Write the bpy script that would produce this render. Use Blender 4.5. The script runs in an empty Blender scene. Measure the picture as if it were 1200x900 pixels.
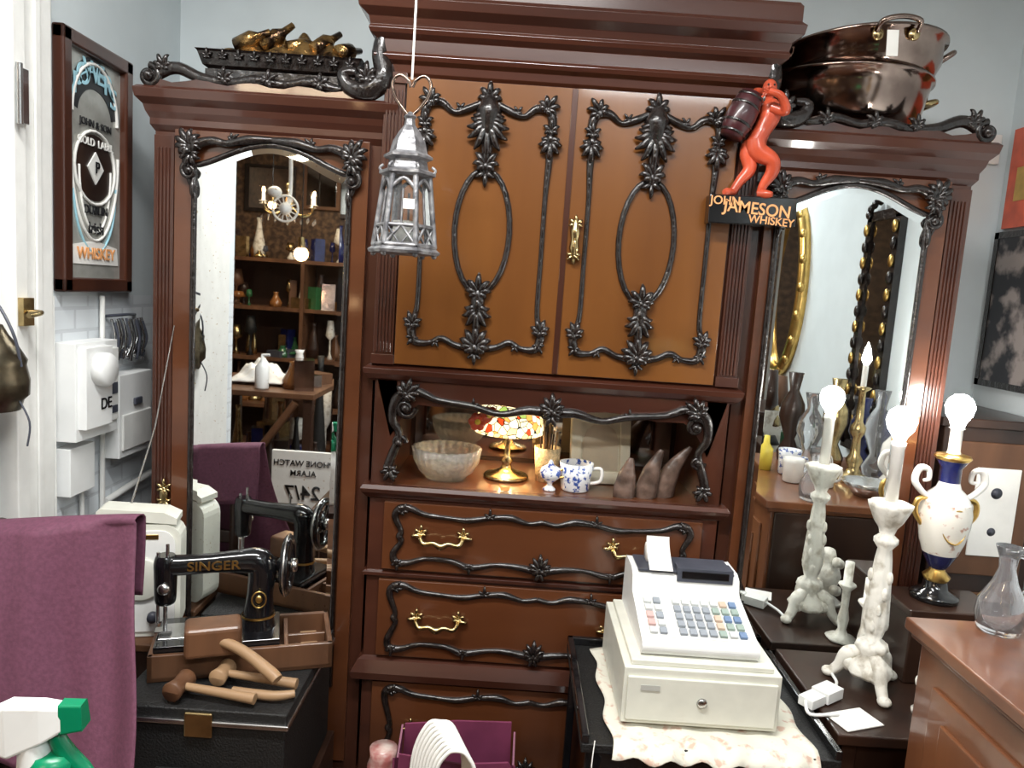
import bpy, bmesh, math, random
from mathutils import Vector, Matrix, Euler
random.seed(7)
S=bpy.context.scene
try:
    S.view_settings.view_transform='Standard'
    S.view_settings.look='None'
except Exception as e: pass
pi=math.pi

# ---------------------------------------------------------------- materials
def base(name):
    m=bpy.data.materials.new(name); m.use_nodes=True
    nt=m.node_tree; return m,nt,nt.nodes['Principled BSDF']
def pm(name,col,rough=.5,metal=0,coat=0,var=0,scale=20,bump=0,emit=None,es=0,trans=0,ior=1.45,stretch=(1,1,1),col2=None,lo=.35,hi=.65,detail=4):
    m,nt,b=base(name)
    b.inputs['Base Color'].default_value=(*col,1); b.inputs['Roughness'].default_value=rough
    b.inputs['Metallic'].default_value=metal; b.inputs['Coat Weight'].default_value=coat
    b.inputs['Coat Roughness'].default_value=.08
    b.inputs['Transmission Weight'].default_value=trans; b.inputs['IOR'].default_value=ior
    if emit: b.inputs['Emission Color'].default_value=(*emit,1); b.inputs['Emission Strength'].default_value=es
    if var or bump or col2:
        tc=nt.nodes.new('ShaderNodeTexCoord'); mp=nt.nodes.new('ShaderNodeMapping'); mp.inputs['Scale'].default_value=stretch
        nz=nt.nodes.new('ShaderNodeTexNoise'); nz.inputs['Scale'].default_value=scale; nz.inputs['Detail'].default_value=detail
        nt.links.new(tc.outputs['Object'],mp.inputs[0]); nt.links.new(mp.outputs[0],nz.inputs['Vector'])
        if var or col2:
            r=nt.nodes.new('ShaderNodeValToRGB'); r.color_ramp.elements[0].position=lo; r.color_ramp.elements[1].position=hi
            c1=col2 if col2 else tuple(min(1,c*(1+var)) for c in col)
            c0=col if col2 else tuple(c*(1-var) for c in col)
            r.color_ramp.elements[0].color=(*c0,1); r.color_ramp.elements[1].color=(*c1,1)
            nt.links.new(nz.outputs['Fac'],r.inputs[0]); nt.links.new(r.outputs[0],b.inputs['Base Color'])
        if bump:
            bp=nt.nodes.new('ShaderNodeBump'); bp.inputs['Strength'].default_value=bump; bp.inputs['Distance'].default_value=.01
            nt.links.new(nz.outputs['Fac'],bp.inputs['Height']); nt.links.new(bp.outputs[0],b.inputs['Normal'])
    return m
def wood(name,dark,light,horizontal=False,rough=.28,coat=.6,scale=9):
    st=(.12,1,1) if horizontal else (1,1,.12)
    return pm(name,dark,rough=rough,coat=coat,scale=scale,stretch=st,col2=light,lo=.3,hi=.72,detail=8)
W_red=wood('mahogany_frame',(.038,.012,.007),(.085,.027,.014))
W_redh=wood('mahogany_rail',(.036,.011,.007),(.078,.024,.013),True)
W_door=wood('mahogany_panel',(.115,.038,.008),(.215,.080,.017),scale=4)
W_draw=wood('mahogany_drawer',(.065,.020,.008),(.125,.040,.014),True,scale=5)
W_dark=wood('dark_wood',(.015,.007,.005),(.042,.018,.010),rough=.4,coat=.3)
W_mid=wood('worn_brown_wood',(.08,.036,.018),(.16,.072,.034),rough=.5,coat=.1,scale=14)
W_lite=wood('beech_wood',(.25,.15,.08),(.38,.24,.13),True,rough=.5,coat=.05)
W_cab=wood('cabinet_oak',(.12,.042,.02),(.22,.085,.036))
Carve=pm('carved_ebonised',(.014,.010,.009),rough=.24,coat=.5,var=.5,scale=60,bump=.5)
Blk=pm('black_enamel',(.006,.006,.007),rough=.15,coat=.6,var=.2)
BlkM=pm('black_vinyl',(.012,.012,.012),rough=.5,bump=.4,scale=200,var=.3)
Gold=pm('gilt',(.75,.5,.16),rough=.3,metal=1,var=.15)
Brass=pm('antique_brass',(.50,.38,.19),rough=.25,metal=1,var=.25,scale=30)
Copper=pm('tarnished_copper',(.44,.34,.29),rough=.15,metal=1,col2=(.24,.175,.15),scale=9,bump=.12)
Steel=pm('steel',(.6,.6,.6),rough=.25,metal=1,var=.1)
Zinc=pm('galvanised_grey',(.36,.36,.37),rough=.42,metal=.55,col2=(.12,.12,.13),scale=45,bump=.4)
White=pm('white_plastic',(.82,.83,.82),rough=.4,var=.02)
Cream=pm('cream_plastic',(.70,.70,.62),rough=.4,var=.04)
Ivory=pm('distressed_ivory',(.50,.46,.38),rough=.5,col2=(.84,.82,.75),scale=35,bump=.4,lo=.3,hi=.5)
Paper=pm('paper',(.85,.84,.8),rough=.8,var=.03)
Card=pm('cream_card',(.80,.73,.56),rough=.7,var=.03)
Glass=pm('clear_glass',(.96,.97,1),rough=.03,trans=.93,ior=1.4,coat=.5)
CutG=pm('cut_glass',(.96,.93,.86),rough=.04,trans=.85,ior=1.5,bump=.7,scale=70,var=.04)
Pane=pm('lantern_glass',(.85,.88,.9),rough=.05,trans=.94,ior=1.1)
Porc=pm('porcelain_white',(.82,.8,.76),rough=.12,coat=.6,var=.03)
Blue=pm('porcelain_cobalt',(.015,.02,.10),rough=.12,coat=.6,var=.2)
BW=pm('delft_pattern',(.8,.82,.85),rough=.15,coat=.5,col2=(.04,.09,.35),scale=75,lo=.54,hi=.6)
Flor=pm('porcelain_floral',(.8,.77,.70),rough=.15,coat=.5,col2=(.50,.28,.2),scale=42,lo=.60,hi=.68)
Red=pm('red_paint',(.58,.09,.04),rough=.3,coat=.3,var=.2,scale=15)
Barrel=pm('barrel_paint',(.05,.012,.015),rough=.35,coat=.3,var=.4)
Purple=pm('plum_cloth',(.135,.045,.080),rough=.75,var=.12,scale=120,bump=.1)
Plum=pm('plum_card',(.15,.03,.07),rough=.5,var=.1)
Green=pm('green_plastic',(.0,.20,.09),rough=.3,var=.05)
DGrey=pm('dark_grey_plastic',(.06,.065,.085),rough=.35,var=.1)
Navy=pm('navy_cloth',(.02,.02,.12),rough=.6,var=.2)
Cloth=pm('floral_cloth',(.72,.70,.60),rough=.85,col2=(.60,.42,.33),scale=45,lo=.55,hi=.66,bump=.2)
Wick=pm('wicker',(.62,.48,.28),rough=.6,var=.3,scale=120,bump=.6)
Stone=pm('brown_horn',(.05,.03,.022),rough=.35,col2=(.17,.11,.085),scale=25,bump=.5)
Bulb=pm('lit_bulb',(1,1,1),emit=(1,.96,.90),es=80)
BulbW=pm('lit_bulb_warm',(1,1,1),emit=(1,.62,.3),es=40)
Orange=pm('orange_sign_paint',(.85,.40,.16),rough=.4,var=.1)
Cyan=pm('sign_blue_paint',(.35,.62,.72),rough=.4,var=.1)
Yel=pm('yellow_plastic',(.75,.6,.08),rough=.4,var=.1)
WallM=pm('wall_paint',(.62,.68,.70),rough=.7,var=.03,scale=6)
CeilM=pm('ceiling_paint',(.75,.75,.73),rough=.8,var=.02)
Trim=pm('trim_gloss_white',(.80,.80,.77),rough=.35,var=.04)
BackM=pm('brown_wallpaper',(.045,.025,.016),rough=.6,col2=(.17,.10,.055),scale=26,lo=.4,hi=.7,detail=8)
FloorM=wood('floorboards',(.05,.022,.012),(.12,.055,.03),True,rough=.5,coat=.1)
MirC=pm('mirror_silvered',(.84,.87,.86),rough=.012,metal=1,var=.01)
Mir,nt,b=base('mirror_foxed')
b.inputs['Metallic'].default_value=1; b.inputs['Roughness'].default_value=.015
tc=nt.nodes.new('ShaderNodeTexCoord'); nz=nt.nodes.new('ShaderNodeTexNoise'); nz.inputs['Scale'].default_value=150; nz.inputs['Detail'].default_value=3
r=nt.nodes.new('ShaderNodeValToRGB'); r.color_ramp.elements[0].position=.66; r.color_ramp.elements[1].position=.71
r.color_ramp.elements[0].color=(.84,.86,.85,1); r.color_ramp.elements[1].color=(.46,.34,.2,1)
nt.links.new(tc.outputs['Object'],nz.inputs['Vector']); nt.links.new(nz.outputs['Fac'],r.inputs[0]); nt.links.new(r.outputs[0],b.inputs['Base Color'])
DMir=pm('dark_mirror',(.45,.43,.40),rough=.05,metal=1,var=.05)
Brick,nt,b=base('white_painted_brick')
b.inputs['Roughness'].default_value=.55
tc=nt.nodes.new('ShaderNodeTexCoord')
sx=nt.nodes.new('ShaderNodeSeparateXYZ'); cx=nt.nodes.new('ShaderNodeCombineXYZ')
bk=nt.nodes.new('ShaderNodeTexBrick'); bk.inputs['Scale'].default_value=4.5
bk.inputs['Color1'].default_value=(.74,.78,.81,1); bk.inputs['Color2'].default_value=(.68,.72,.75,1); bk.inputs['Mortar'].default_value=(.6,.63,.66,1)
nt.links.new(tc.outputs['Object'],sx.inputs[0]); nt.links.new(sx.outputs['Y'],cx.inputs['X']); nt.links.new(sx.outputs['Z'],cx.inputs['Y'])
nt.links.new(cx.outputs[0],bk.inputs['Vector']); nt.links.new(bk.outputs['Color'],b.inputs['Base Color'])
bp=nt.nodes.new('ShaderNodeBump'); bp.inputs['Strength'].default_value=.5; bp.invert=True; bp.inputs['Distance'].default_value=.01
nt.links.new(bk.outputs['Fac'],bp.inputs['Height']); nt.links.new(bp.outputs[0],b.inputs['Normal'])
Tiff,nt,b=base('leaded_glass')
tc=nt.nodes.new('ShaderNodeTexCoord'); vo=nt.nodes.new('ShaderNodeTexVoronoi'); vo.inputs['Scale'].default_value=55
ve=nt.nodes.new('ShaderNodeTexVoronoi'); ve.feature='DISTANCE_TO_EDGE'; ve.inputs['Scale'].default_value=55
se=nt.nodes.new('ShaderNodeSeparateColor'); r=nt.nodes.new('ShaderNodeValToRGB'); r.color_ramp.interpolation='CONSTANT'
e=r.color_ramp.elements; e[0].color=(1,.85,.5,1); e[1].color=(1,.7,.28,1); e[1].position=.35
for p_,c_ in ((.55,(1,.9,.62,1)),(.78,(.95,.4,.08,1)),(.9,(.65,.06,.01,1)),(.96,(.35,.5,.1,1))): x=e.new(p_); x.color=c_
mu=nt.nodes.new('ShaderNodeMath'); mu.operation='GREATER_THAN'; mu.inputs[1].default_value=.045
mx=nt.nodes.new('ShaderNodeVectorMath'); mx.operation='SCALE'
nt.links.new(tc.outputs['Object'],vo.inputs['Vector']); nt.links.new(tc.outputs['Object'],ve.inputs['Vector']); nt.links.new(vo.outputs['Color'],se.inputs[0]); nt.links.new(se.outputs[0],r.inputs[0])
nt.links.new(ve.outputs['Distance'],mu.inputs[0]); nt.links.new(r.outputs[0],mx.inputs[0]); nt.links.new(mu.outputs[0],mx.inputs['Scale'])
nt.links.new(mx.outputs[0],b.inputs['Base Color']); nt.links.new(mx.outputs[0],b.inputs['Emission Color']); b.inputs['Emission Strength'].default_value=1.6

# ---------------------------------------------------------------- geometry kit
class M:
    def __init__(s): s.v=[];s.f=[];s.mi=[];s.sm=[];s.mats=[];s.T=Matrix()
    def at(s,loc=(0,0,0),rot=(0,0,0),sc=1):
        s.T=Matrix.Translation(loc)@Euler([math.radians(a) for a in rot]).to_matrix().to_4x4()@Matrix.Scale(sc,4); return s
    def add(s,vs,fs,mat,smooth=False):
        if mat not in s.mats: s.mats.append(mat)
        k=s.mats.index(mat); o=len(s.v)
        s.v+=[tuple(s.T@Vector(v)) for v in vs]
        for f in fs: s.f.append([i+o for i in f]); s.mi.append(k); s.sm.append(smooth)
        return s
    def bx(s,x0,x1,y0,y1,z0,z1,mat):
        v=[(x,y,z) for z in (z0,z1) for y in (y0,y1) for x in (x0,x1)]
        return s.add(v,[(0,2,3,1),(4,5,7,6),(0,1,5,4),(2,6,7,3),(0,4,6,2),(1,3,7,5)],mat)
    def prism(s,poly,a,b_,mat,axis='y',smooth=False):
        def P(p,t):
            return (p[0],t,p[1]) if axis=='y' else ((t,p[0],p[1]) if axis=='x' else (p[0],p[1],t))
        n=len(poly); v=[P(p,a) for p in poly]+[P(p,b_) for p in poly]
        s.add(v,[tuple(range(n)),tuple(range(2*n-1,n-1,-1))],mat)
        return s.add(v,[(i,(i+1)%n,n+(i+1)%n,n+i) for i in range(n)],mat,smooth)
    def loft(s,loops,mat,smooth=True,cap=True,closed=True):
        n=len(loops[0]); v=[p for L in loops for p in L]; f=[]
        for k in range(len(loops)-1):
            for i in range(n if closed else n-1):
                j=(i+1)%n; f.append((k*n+i,k*n+j,(k+1)*n+j,(k+1)*n+i))
        s.add(v,f,mat,smooth)
        if cap:
            s.add(loops[0],[tuple(range(n))],mat); s.add(loops[-1],[tuple(range(n))],mat)
        return s
    def lathe(s,prof,mat,c=(0,0,0),seg=28,flute=None,smooth=True,phase=0,cap=True,sy=1):
        L=[]
        for (r_,z) in prof:
            ring=[]
            for i in range(seg):
                a=2*pi*i/seg+phase; rr=max(r_,.0004)
                if flute: rr*=1+flute[1]*abs(math.sin(flute[0]*a/2))
                ring.append((c[0]+rr*math.cos(a),c[1]+sy*rr*math.sin(a),c[2]+z))
            L.append(ring)
        return s.loft(L,mat,smooth,cap)
    def ball(s,c,r_,mat,seg=14):
        if not hasattr(r_,'__len__'): r_=(r_,r_,r_)
        L=[]
        for k in range(9):
            t=pi*k/8; q=max(math.sin(t),.02)
            L.append([(c[0]+r_[0]*q*math.cos(2*pi*i/seg),c[1]+r_[1]*q*math.sin(2*pi*i/seg),c[2]-r_[2]*math.cos(t)) for i in range(seg)])
        return s.loft(L,mat)
    def tube(s,pts,rad,mat,seg=8,n=5,closed=False,sq=1):
        pts=[Vector(p) for p in pts]
        if not hasattr(rad,'__len__'): rad=[rad]*len(pts)
        P=[];R=[]; N=len(pts)
        if n>1 and N>2:
            for i in range(N if closed else N-1):
                g=lambda k: pts[k%N] if closed else pts[min(max(k,0),N-1)]
                h=lambda k: rad[k%N] if closed else rad[min(max(k,0),N-1)]
                p0,p1,p2,p3=g(i-1),g(i),g(i+1),g(i+2)
                for k in range(n):
                    t=k/n
                    P.append(.5*((2*p1)+(p2-p0)*t+(2*p0-5*p1+4*p2-p3)*t*t+(3*p1-p0-3*p2+p3)*t**3))
                    R.append(h(i)*(1-t)+h(i+1)*t)
            if not closed: P.append(pts[-1]);R.append(rad[-1])
        else: P=pts;R=list(rad)
        L=[];nv=None
        for i in range(len(P)):
            a=P[i-1] if (i>0 or closed) else P[i]; c=P[(i+1)%len(P)] if (i<len(P)-1 or closed) else P[i]
            t=(c-a); t=t.normalized() if t.length>1e-9 else Vector((0,0,1))
            if nv is None:
                nv=Vector((0,1,0)) if abs(t.y)<.9 else Vector((1,0,0))
            nv=(nv-t*nv.dot(t)).normalized(); bn=t.cross(nv)
            L.append([tuple(P[i]+R[i]*(sq*nv*math.cos(2*pi*k/seg)+bn*math.sin(2*pi*k/seg))) for k in range(seg)])
        if closed: L.append(L[0])
        return s.loft(L,mat,cap=not closed)
    def grid(s,nx,ny,fn,mat,smooth=True):
        v=[fn(i/nx,j/ny) for j in range(ny+1) for i in range(nx+1)]
        return s.add(v,[(j*(nx+1)+i,j*(nx+1)+i+1,(j+1)*(nx+1)+i+1,(j+1)*(nx+1)+i) for j in range(ny) for i in range(nx)],mat,smooth)
    def mould(s,x0,x1,y0,yb,prof,mat):
        L=[]
        for o,z in prof: L.append([(x0-o,yb,z),(x0-o,y0-o,z),(x1+o,y0-o,z),(x1+o,yb,z)])
        return s.loft(L,mat,smooth=False)
    def build(s,name,parent=None,bevel=0,solid=0,sub=0):
        me=bpy.data.meshes.new(name); me.from_pydata(s.v,[],s.f)
        for m in s.mats: me.materials.append(m)
        me.polygons.foreach_set('material_index',s.mi); me.polygons.foreach_set('use_smooth',s.sm)
        bm=bmesh.new(); bm.from_mesh(me); bmesh.ops.recalc_face_normals(bm,faces=bm.faces); bm.to_mesh(me); bm.free()
        o=bpy.data.objects.new(name,me); S.collection.objects.link(o)
        if parent: o.parent=parent
        if solid: q=o.modifiers.new('s','SOLIDIFY'); q.thickness=solid
        if bevel: q=o.modifiers.new('b','BEVEL'); q.width=bevel; q.segments=3; q.limit_method='ANGLE'; q.angle_limit=math.radians(40)
        return o
def grp(name):
    o=bpy.data.objects.new(name,None); S.collection.objects.link(o); o.empty_display_size=.05; return o
def txt(body,size,loc,rot,mat,parent,name='lettering',ext=.001,sx=1):
    c=bpy.data.curves.new(name,'FONT'); c.body=body; c.size=size; c.extrude=ext; c.align_x='CENTER'; c.align_y='CENTER'; c.offset=size*.012
    o=bpy.data.objects.new(name,c); S.collection.objects.link(o); o.location=loc; o.rotation_euler=[math.radians(a) for a in rot]; o.scale=(sx,1,1)
    c.materials.append(mat); o.parent=parent; return o

CS=1.2
def leaf(m,x,z,y,ang,L,w,mat=None,curl=0):
    mat=mat or Carve; d=Vector((math.cos(ang),0,math.sin(ang))); p=Vector((-d.z,0,d.x)); c=Vector((x,y,z))
    m.tube([c,c+d*L*.45+p*curl*.1*L+Vector((0,-w*.7,0)),c+d*L*.8+p*curl*.25*L+Vector((0,-w*.9,0)),c+d*L+p*curl*.6*L],[w*.5,w,w*.75,w*.25],mat,seg=7,n=3)
def burst(m,x,z,y,ang,size,n=7,spread=3.6,w=.16,mat=None):
    if mat is None:
        size*=1.12; w*=1.15; spread=min(spread,3.1)
    for i in range(n):
        t=i/(n-1)-.5; leaf(m,x,z,y,ang+spread*t,size*(1-.62*abs(t*2)),size*w,mat,curl=t*1.9)
    m.ball((x,y-size*.08,z),(size*.20,size*.16,size*.24),mat or Carve,10)
def scroll(m,x,z,y,r0,a0,turns,w,d=1,mat=None):
    pts=[];rs=[];n=int(12*abs(turns))+2
    for i in range(n):
        t=i/(n-1); a=a0+d*2*pi*turns*t; rr=r0*(1-.8*t)
        pts.append((x+rr*math.cos(a),y-.006*t,z+rr*math.sin(a))); rs.append(w*(1-.3*t))
    m.tube(pts,rs,mat or Carve,n=2); m.ball((x,y-.008,z),w*1.5,mat or Carve,8)
def ct(m,pts,rs,n=5): m.tube(pts,[q*CS for q in rs],Carve,n=n)

# ---------------------------------------------------------------- room
XR,XL,XF,YB,YN,ZC=1.5,-1.1,-2.6,.5,-4.7,2.75
M().bx(XF,XR,YN,YB,-.05,0,FloorM).build('floor')
M().bx(XF,XR,YN,YB,ZC,ZC+.05,CeilM).build('ceiling')
M().bx(XL-.1,XR+.1,YB,YB+.1,0,ZC,WallM).build('wall_back')
M().bx(XR,XR+.1,YN,YB,0,ZC,WallM).build('wall_right')
M().bx(XL-.08,XL,-1.03,YB,0,1.42,Brick).bx(XL-.08,XL,-1.03,YB,1.42,ZC,WallM).build('wall_left')
M().bx(XF,XL-.08,-1.03,-.95,0,ZC,BackM).build('wall_partition')
M().bx(XF-.1,XF,YN,-.95,0,ZC,BackM).build('wall_far_left')
M().bx(XF-.1,XR+.1,YN-.1,YN,0,ZC,BackM).build('wall_front')
t=M(); t.bx(XL,XL+.03,-.30,-.19,0,ZC,Trim).bx(XL,XL+.045,-.34,-.30,0,ZC,Trim).bx(XL,XL+.02,-.19,-.172,0,ZC,Trim).bx(XL+.03,XL+.036,-.255,-.235,0,ZC,Trim)
t.bx(XL,XL+.015,-.95,-.36,0,2.1,Trim).build('trim_1',bevel=.004)
o=M()
for z in (1.78,.45): o.bx(XL+.045,XL+.055,-.335,-.305,z,z+.11,Steel); o.tube([(XL+.058,-.34,z-.005),(XL+.058,-.34,z+.115)],.007,Steel,n=1)
o.bx(XL+.045,XL+.058,-.335,-.30,1.36,1.42,Brass); o.tube([(XL+.058,-.32,1.39),(XL+.085,-.32,1.39),(XL+.085,-.36,1.385)],.006,Brass); o.build('door_hinges_and_latch',bevel=.001)

# ---------------------------------------------------------------- wardrobe
W=grp('mahogany_wardrobe')
c=M()
XA,XB,XC=-.36,.57,.105
for (a,b_) in ((-.93,XA),(XB,1.11)):
    c.bx(a,b_,0,.48,.0,1.87,W_red)
    c.mould(a,b_,0,.48,[(0,1.84),(.01,1.855),(.01,1.87),(.018,1.885),(.022,1.90),(.036,1.915),(.040,1.935),(.032,1.942)],W_redh)
    c.mould(a,b_,0,.48,[(.02,0),(.02,.12),(.015,.15),(.005,.165)],W_redh)
c.bx(XA,XB,.46,.48,0,2.05,W_dark)
c.bx(XA+.01,XB-.01,-.02,.46,.14,.962,W_redh)
c.mould(XA,XB,-.02,.47,[(.02,0),(.02,.12),(.012,.14),(.0,.15)],W_redh)
c.mould(XA+.01,XB-.01,-.02,.47,[(0,.945),(.01,.952),(.020,.965),(.024,.975),(.018,.985)],W_redh)
c.mould(XA+.01,XB-.01,-.02,.47,[(0,.735),(.010,.739),(.010,.748),(0,.752)],W_redh)
c.mould(XA+.01,XB-.01,-.02,.47,[(0,.45),(.025,.455),(.028,.475),(.02,.49),(.012,.505),(0,.512)],W_redh)
c.bx(XA+.01,-.30,-.02,.46,.985,1.27,W_red).bx(.51,XB-.01,-.02,.46,.985,1.27,W_red)
c.bx(-.30,.51,.33,.46,.985,1.27,W_dark)
c.bx(-.299,.509,-.019,.33,.984,.9858,W_draw)
c.bx(XA,XB,-.02,.46,1.265,2.03,W_red)
c.mould(XA,XB,-.02,.47,[(0,1.255),(.010,1.262),(.018,1.275),(.020,1.288),(.008,1.296),(0,1.30)],W_redh)
c.mould(XA,XB,-.02,.47,[(0,2.005),(.008,2.012),(.010,2.03),(.022,2.038),(.026,2.048),(.020,2.056),(.020,2.085),(.034,2.095),(.038,2.105),(.034,2.112),(.038,2.13),(.058,2.145),(.062,2.165),(.052,2.175),(.052,2.21),(.045,2.22)],W_redh)
pts=[(-.345,1.262)]
for i in range(25):
    t=i/24; x=-.305+.82*t; k=abs(t-.5)*2
    z=1.205-.008*math.cos(k*9) - (max(0,k-.8)/.2)**2*.10
    pts.append((x,z))
pts.append((.555,1.262)); c.prism(pts,-.024,-.008,W_redh)
c.bx(-.345,-.292,-.024,-.01,.985,1.262,W_red).bx(.502,.555,-.024,-.01,.985,1.262,W_red)
for a in (XA+.003,XB-.053):
    c.bx(a,a+.05,-.032,-.018,1.30,2.0,W_red)
    for k in range(5): c.bx(a+.005+k*.0085,a+.010+k*.0085,-.037,-.03,1.33,1.97,W_redh)
    c.bx(a-.004,a+.054,-.038,-.018,1.30,1.325,W_redh).bx(a-.004,a+.054,-.038,-.018,1.985,2.01,W_redh)
for a in (-.927,1.057):
    c.bx(a,a+.05,-.012,0,.2,1.83,W_red)
    for k in range(4): c.bx(a+.008+k*.009,a+.013+k*.009,-.016,-.01,.25,1.80,W_redh)
c.bx(-.302,.1035,-.037,-.02,1.303,2.0,W_door).bx(.1085,.508,-.037,-.02,1.303,2.0,W_door)
c.bx(.098,.112,-.041,-.037,1.305,1.998,W_red)
c.bx(-.31,.52,-.032,-.02,.76,.94,W_draw).bx(-.315,.525,-.032,-.02,.52,.73,W_draw).bx(-.32,.53,-.032,-.02,.165,.445,W_draw)
for (a,b_) in ((-.872,-.39),(.60,1.05)):
    c.bx(a,b_,-.02,0,.2,1.845,W_draw)
c.build('carcass',W,bevel=.002)
def outline(x0,x1,z0,z1,d,n=28):
    P=[(x0+d,z0+d),(x1-d,z0+d),(x1-d,z1-.075-d*.3)]
    for i in range(n+1):
        t=i/n; x=x1-d+(x0-x1+2*d)*t; P.append((x,z1-d-.06+.06*(.5-.5*math.cos(2*pi*min(max(t,0),1)))**.7))
    P.append((x0+d,z1-.075-d*.3)); return P
k=M()
for (x0,x1,mm_) in ((-.82,-.435,Mir),(.63,1.0,MirC)):
    z0,z1=.42,1.82
    O=outline(x0,x1,z0,z1,0); I=outline(x0,x1,z0,z1,.020)
    g=M(); g.loft([[(p[0],-.0247,p[1]) for p in O],[(p[0],-.0262,p[1]) for p in I]],mm_,smooth=False,cap=False)
    g.add([(p[0],-.0262,p[1]) for p in I],[tuple(range(len(I)))],mm_)
    g.build('mirror_glass',W)
    k.tube([(p[0],-.024,p[1]) for p in O],.008,Carve,n=1,closed=True)
    cx=(x0+x1)/2
    for sgn in (-1,1):
        ex=cx+sgn*(x1-x0)/2
        ct(k,[(cx,-.03,z1+.012),(cx+sgn*.06,-.032,z1+.008),(cx+sgn*.11,-.034,z1-.004),(cx+sgn*.15,-.034,z1+.0),(ex+sgn*.005,-.034,z1-.02),(ex+sgn*.018,-.03,z1-.06),(ex+sgn*.006,-.03,z1-.11)],[.006,.010,.007,.009,.012,.009,.004])
        burst(k,ex+sgn*.004,z1-.022,-.036,pi/2+(-sgn)*.5,.048,9,5.0); burst(k,ex+sgn*.004,z1-.03,-.034,-pi/2+sgn*.4,.036,7,3)
        scroll(k,ex+sgn*.008,z1-.075,-.034,.022,pi/2,1.2,.007,-sgn)
        leaf(k,ex,z1-.09,-.032,-pi/2,.05,.007)
        burst(k,cx+sgn*.10,z1+.004,-.034,pi/2+sgn*.9,.022,5,2.5)
for (a,b_,out) in ((-.945,-.40,-1),(.61,1.125,1)):
    n=9; base_z=1.945; P=[];R=[]
    L=b_-a
    for i in range(n):
        t=i/(n-1)
        zz=[.0,.055,.03,.022,.034,.026,.04,.022,.05][i]
        P.append((a+L*t if out==-1 else b_-L*t,-.02,base_z+zz*.8)); R.append([.008,.013,.011,.009,.012,.009,.011,.010,.012][i])
    ct(k,P,R)
    xe=a if out==-1 else b_
    scroll(k,xe-out*.012,base_z+.02,-.025,.026,pi/2,1.4,.009,out)
    burst(k,xe-out*.045,base_z+.04,-.025,pi/2,.035,6,2.8)
    for q in (.35,.55,.78,.96):
        xx=xe-out*L*q; burst(k,xx,base_z+.022,-.025,pi/2+out*.5,.032,6,3)
    k.prism([(a,1.94),(b_,1.94)]+[(b_-L*i/16,1.958+.006*math.sin(i*1.7)) for i in range(17)],-.03,-.005,W_red)
for sg in (-1,1):
    X=lambda q: XC+sg*(.465+q)
    ct(k,[(X(.0),-.02,2.13),(X(.012),-.025,2.06),(X(.0),-.03,2.0),(X(.035),-.03,1.965),(X(.085),-.03,1.97),(X(.10),-.03,2.0),(X(.07),-.03,2.005)],[.014,.018,.022,.022,.016,.012,.008])
    burst(k,X(.04),1.985,-.04,pi/2,.04,7,4)
for cx in (-.10,.307):
    y=-.04
    E=[(cx+.068*math.cos(2*pi*i/28),y,1.645+.150*math.sin(2*pi*i/28)) for i in range(28)]
    k.tube(E,.0075,Carve,n=1,closed=True)
    ct(k,[(cx,y,1.965),(cx,y-.006,1.93),(cx,y-.006,1.88),(cx,y-.004,1.80)],[.014,.026,.017,.006])
    burst(k,cx,1.955,y,pi/2,.042,7,3.0,.17); burst(k,cx,1.915,y-.008,-pi/2,.085,9,2.0,.10); burst(k,cx,1.93,y-.008,-pi/2,.055,7,2.8,.14)
    burst(k,cx,1.80,y-.004,pi/2,.046,7,3.4); burst(k,cx,1.79,y-.002,-pi/2,.034,5,3.8)
    burst(k,cx,1.492,y-.004,pi/2,.046,7,3.8); ct(k,[(cx,y,1.49),(cx,y-.005,1.45),(cx,y-.004,1.40),(cx,y,1.35)],[.016,.014,.008,.012])
    burst(k,cx,1.465,y-.006,-pi/2,.065,7,1.6,.12); burst(k,cx,1.355,y-.004,pi/2,.055,9,3.6); burst(k,cx,1.345,y-.004,-pi/2,.028,5,2.6)
    for sg in (-1,1):
        ct(k,[(cx+sg*.02,y,1.95),(cx+sg*.05,y,1.935),(cx+sg*.085,y,1.925),(cx+sg*.115,y,1.945),(cx+sg*.148,y,1.94),(cx+sg*.156,y,1.90),(cx+sg*.146,y,1.87),(cx+sg*.153,y,1.83),(cx+sg*.150,y,1.74),(cx+sg*.150,y,1.6),(cx+sg*.150,y,1.46),(cx+sg*.158,y,1.42),(cx+sg*.163,y,1.39),(cx+sg*.150,y,1.362),(cx+sg*.115,y,1.362),(cx+sg*.085,y,1.375),(cx+sg*.05,y,1.36),(cx,y,1.352)],
          [.007,.009,.006,.009,.011,.009,.007,.008,.0055,.0052,.0055,.007,.010,.009,.006,.007,.007,.009])
        burst(k,cx+sg*.138,1.943,y-.003,pi/2-sg*.6,.038,7,3.8); burst(k,cx+sg*.153,1.875,y-.003,-pi/2,.044,7,2.4)
        burst(k,cx+sg*.153,1.89,y-.003,pi/2,.032,5,2.4)
        burst(k,cx+sg*.160,1.40,y-.003,pi/2,.040,6,1.9); burst(k,cx+sg*.155,1.375,y-.003,-pi/2-sg*-.6,.024,5,3)
        burst(k,cx+sg*.10,1.367,y-.002,-pi/2,.018,4,2.6); burst(k,cx+sg*.07,1.932,y-.002,pi/2,.02,4,2.6)
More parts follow.
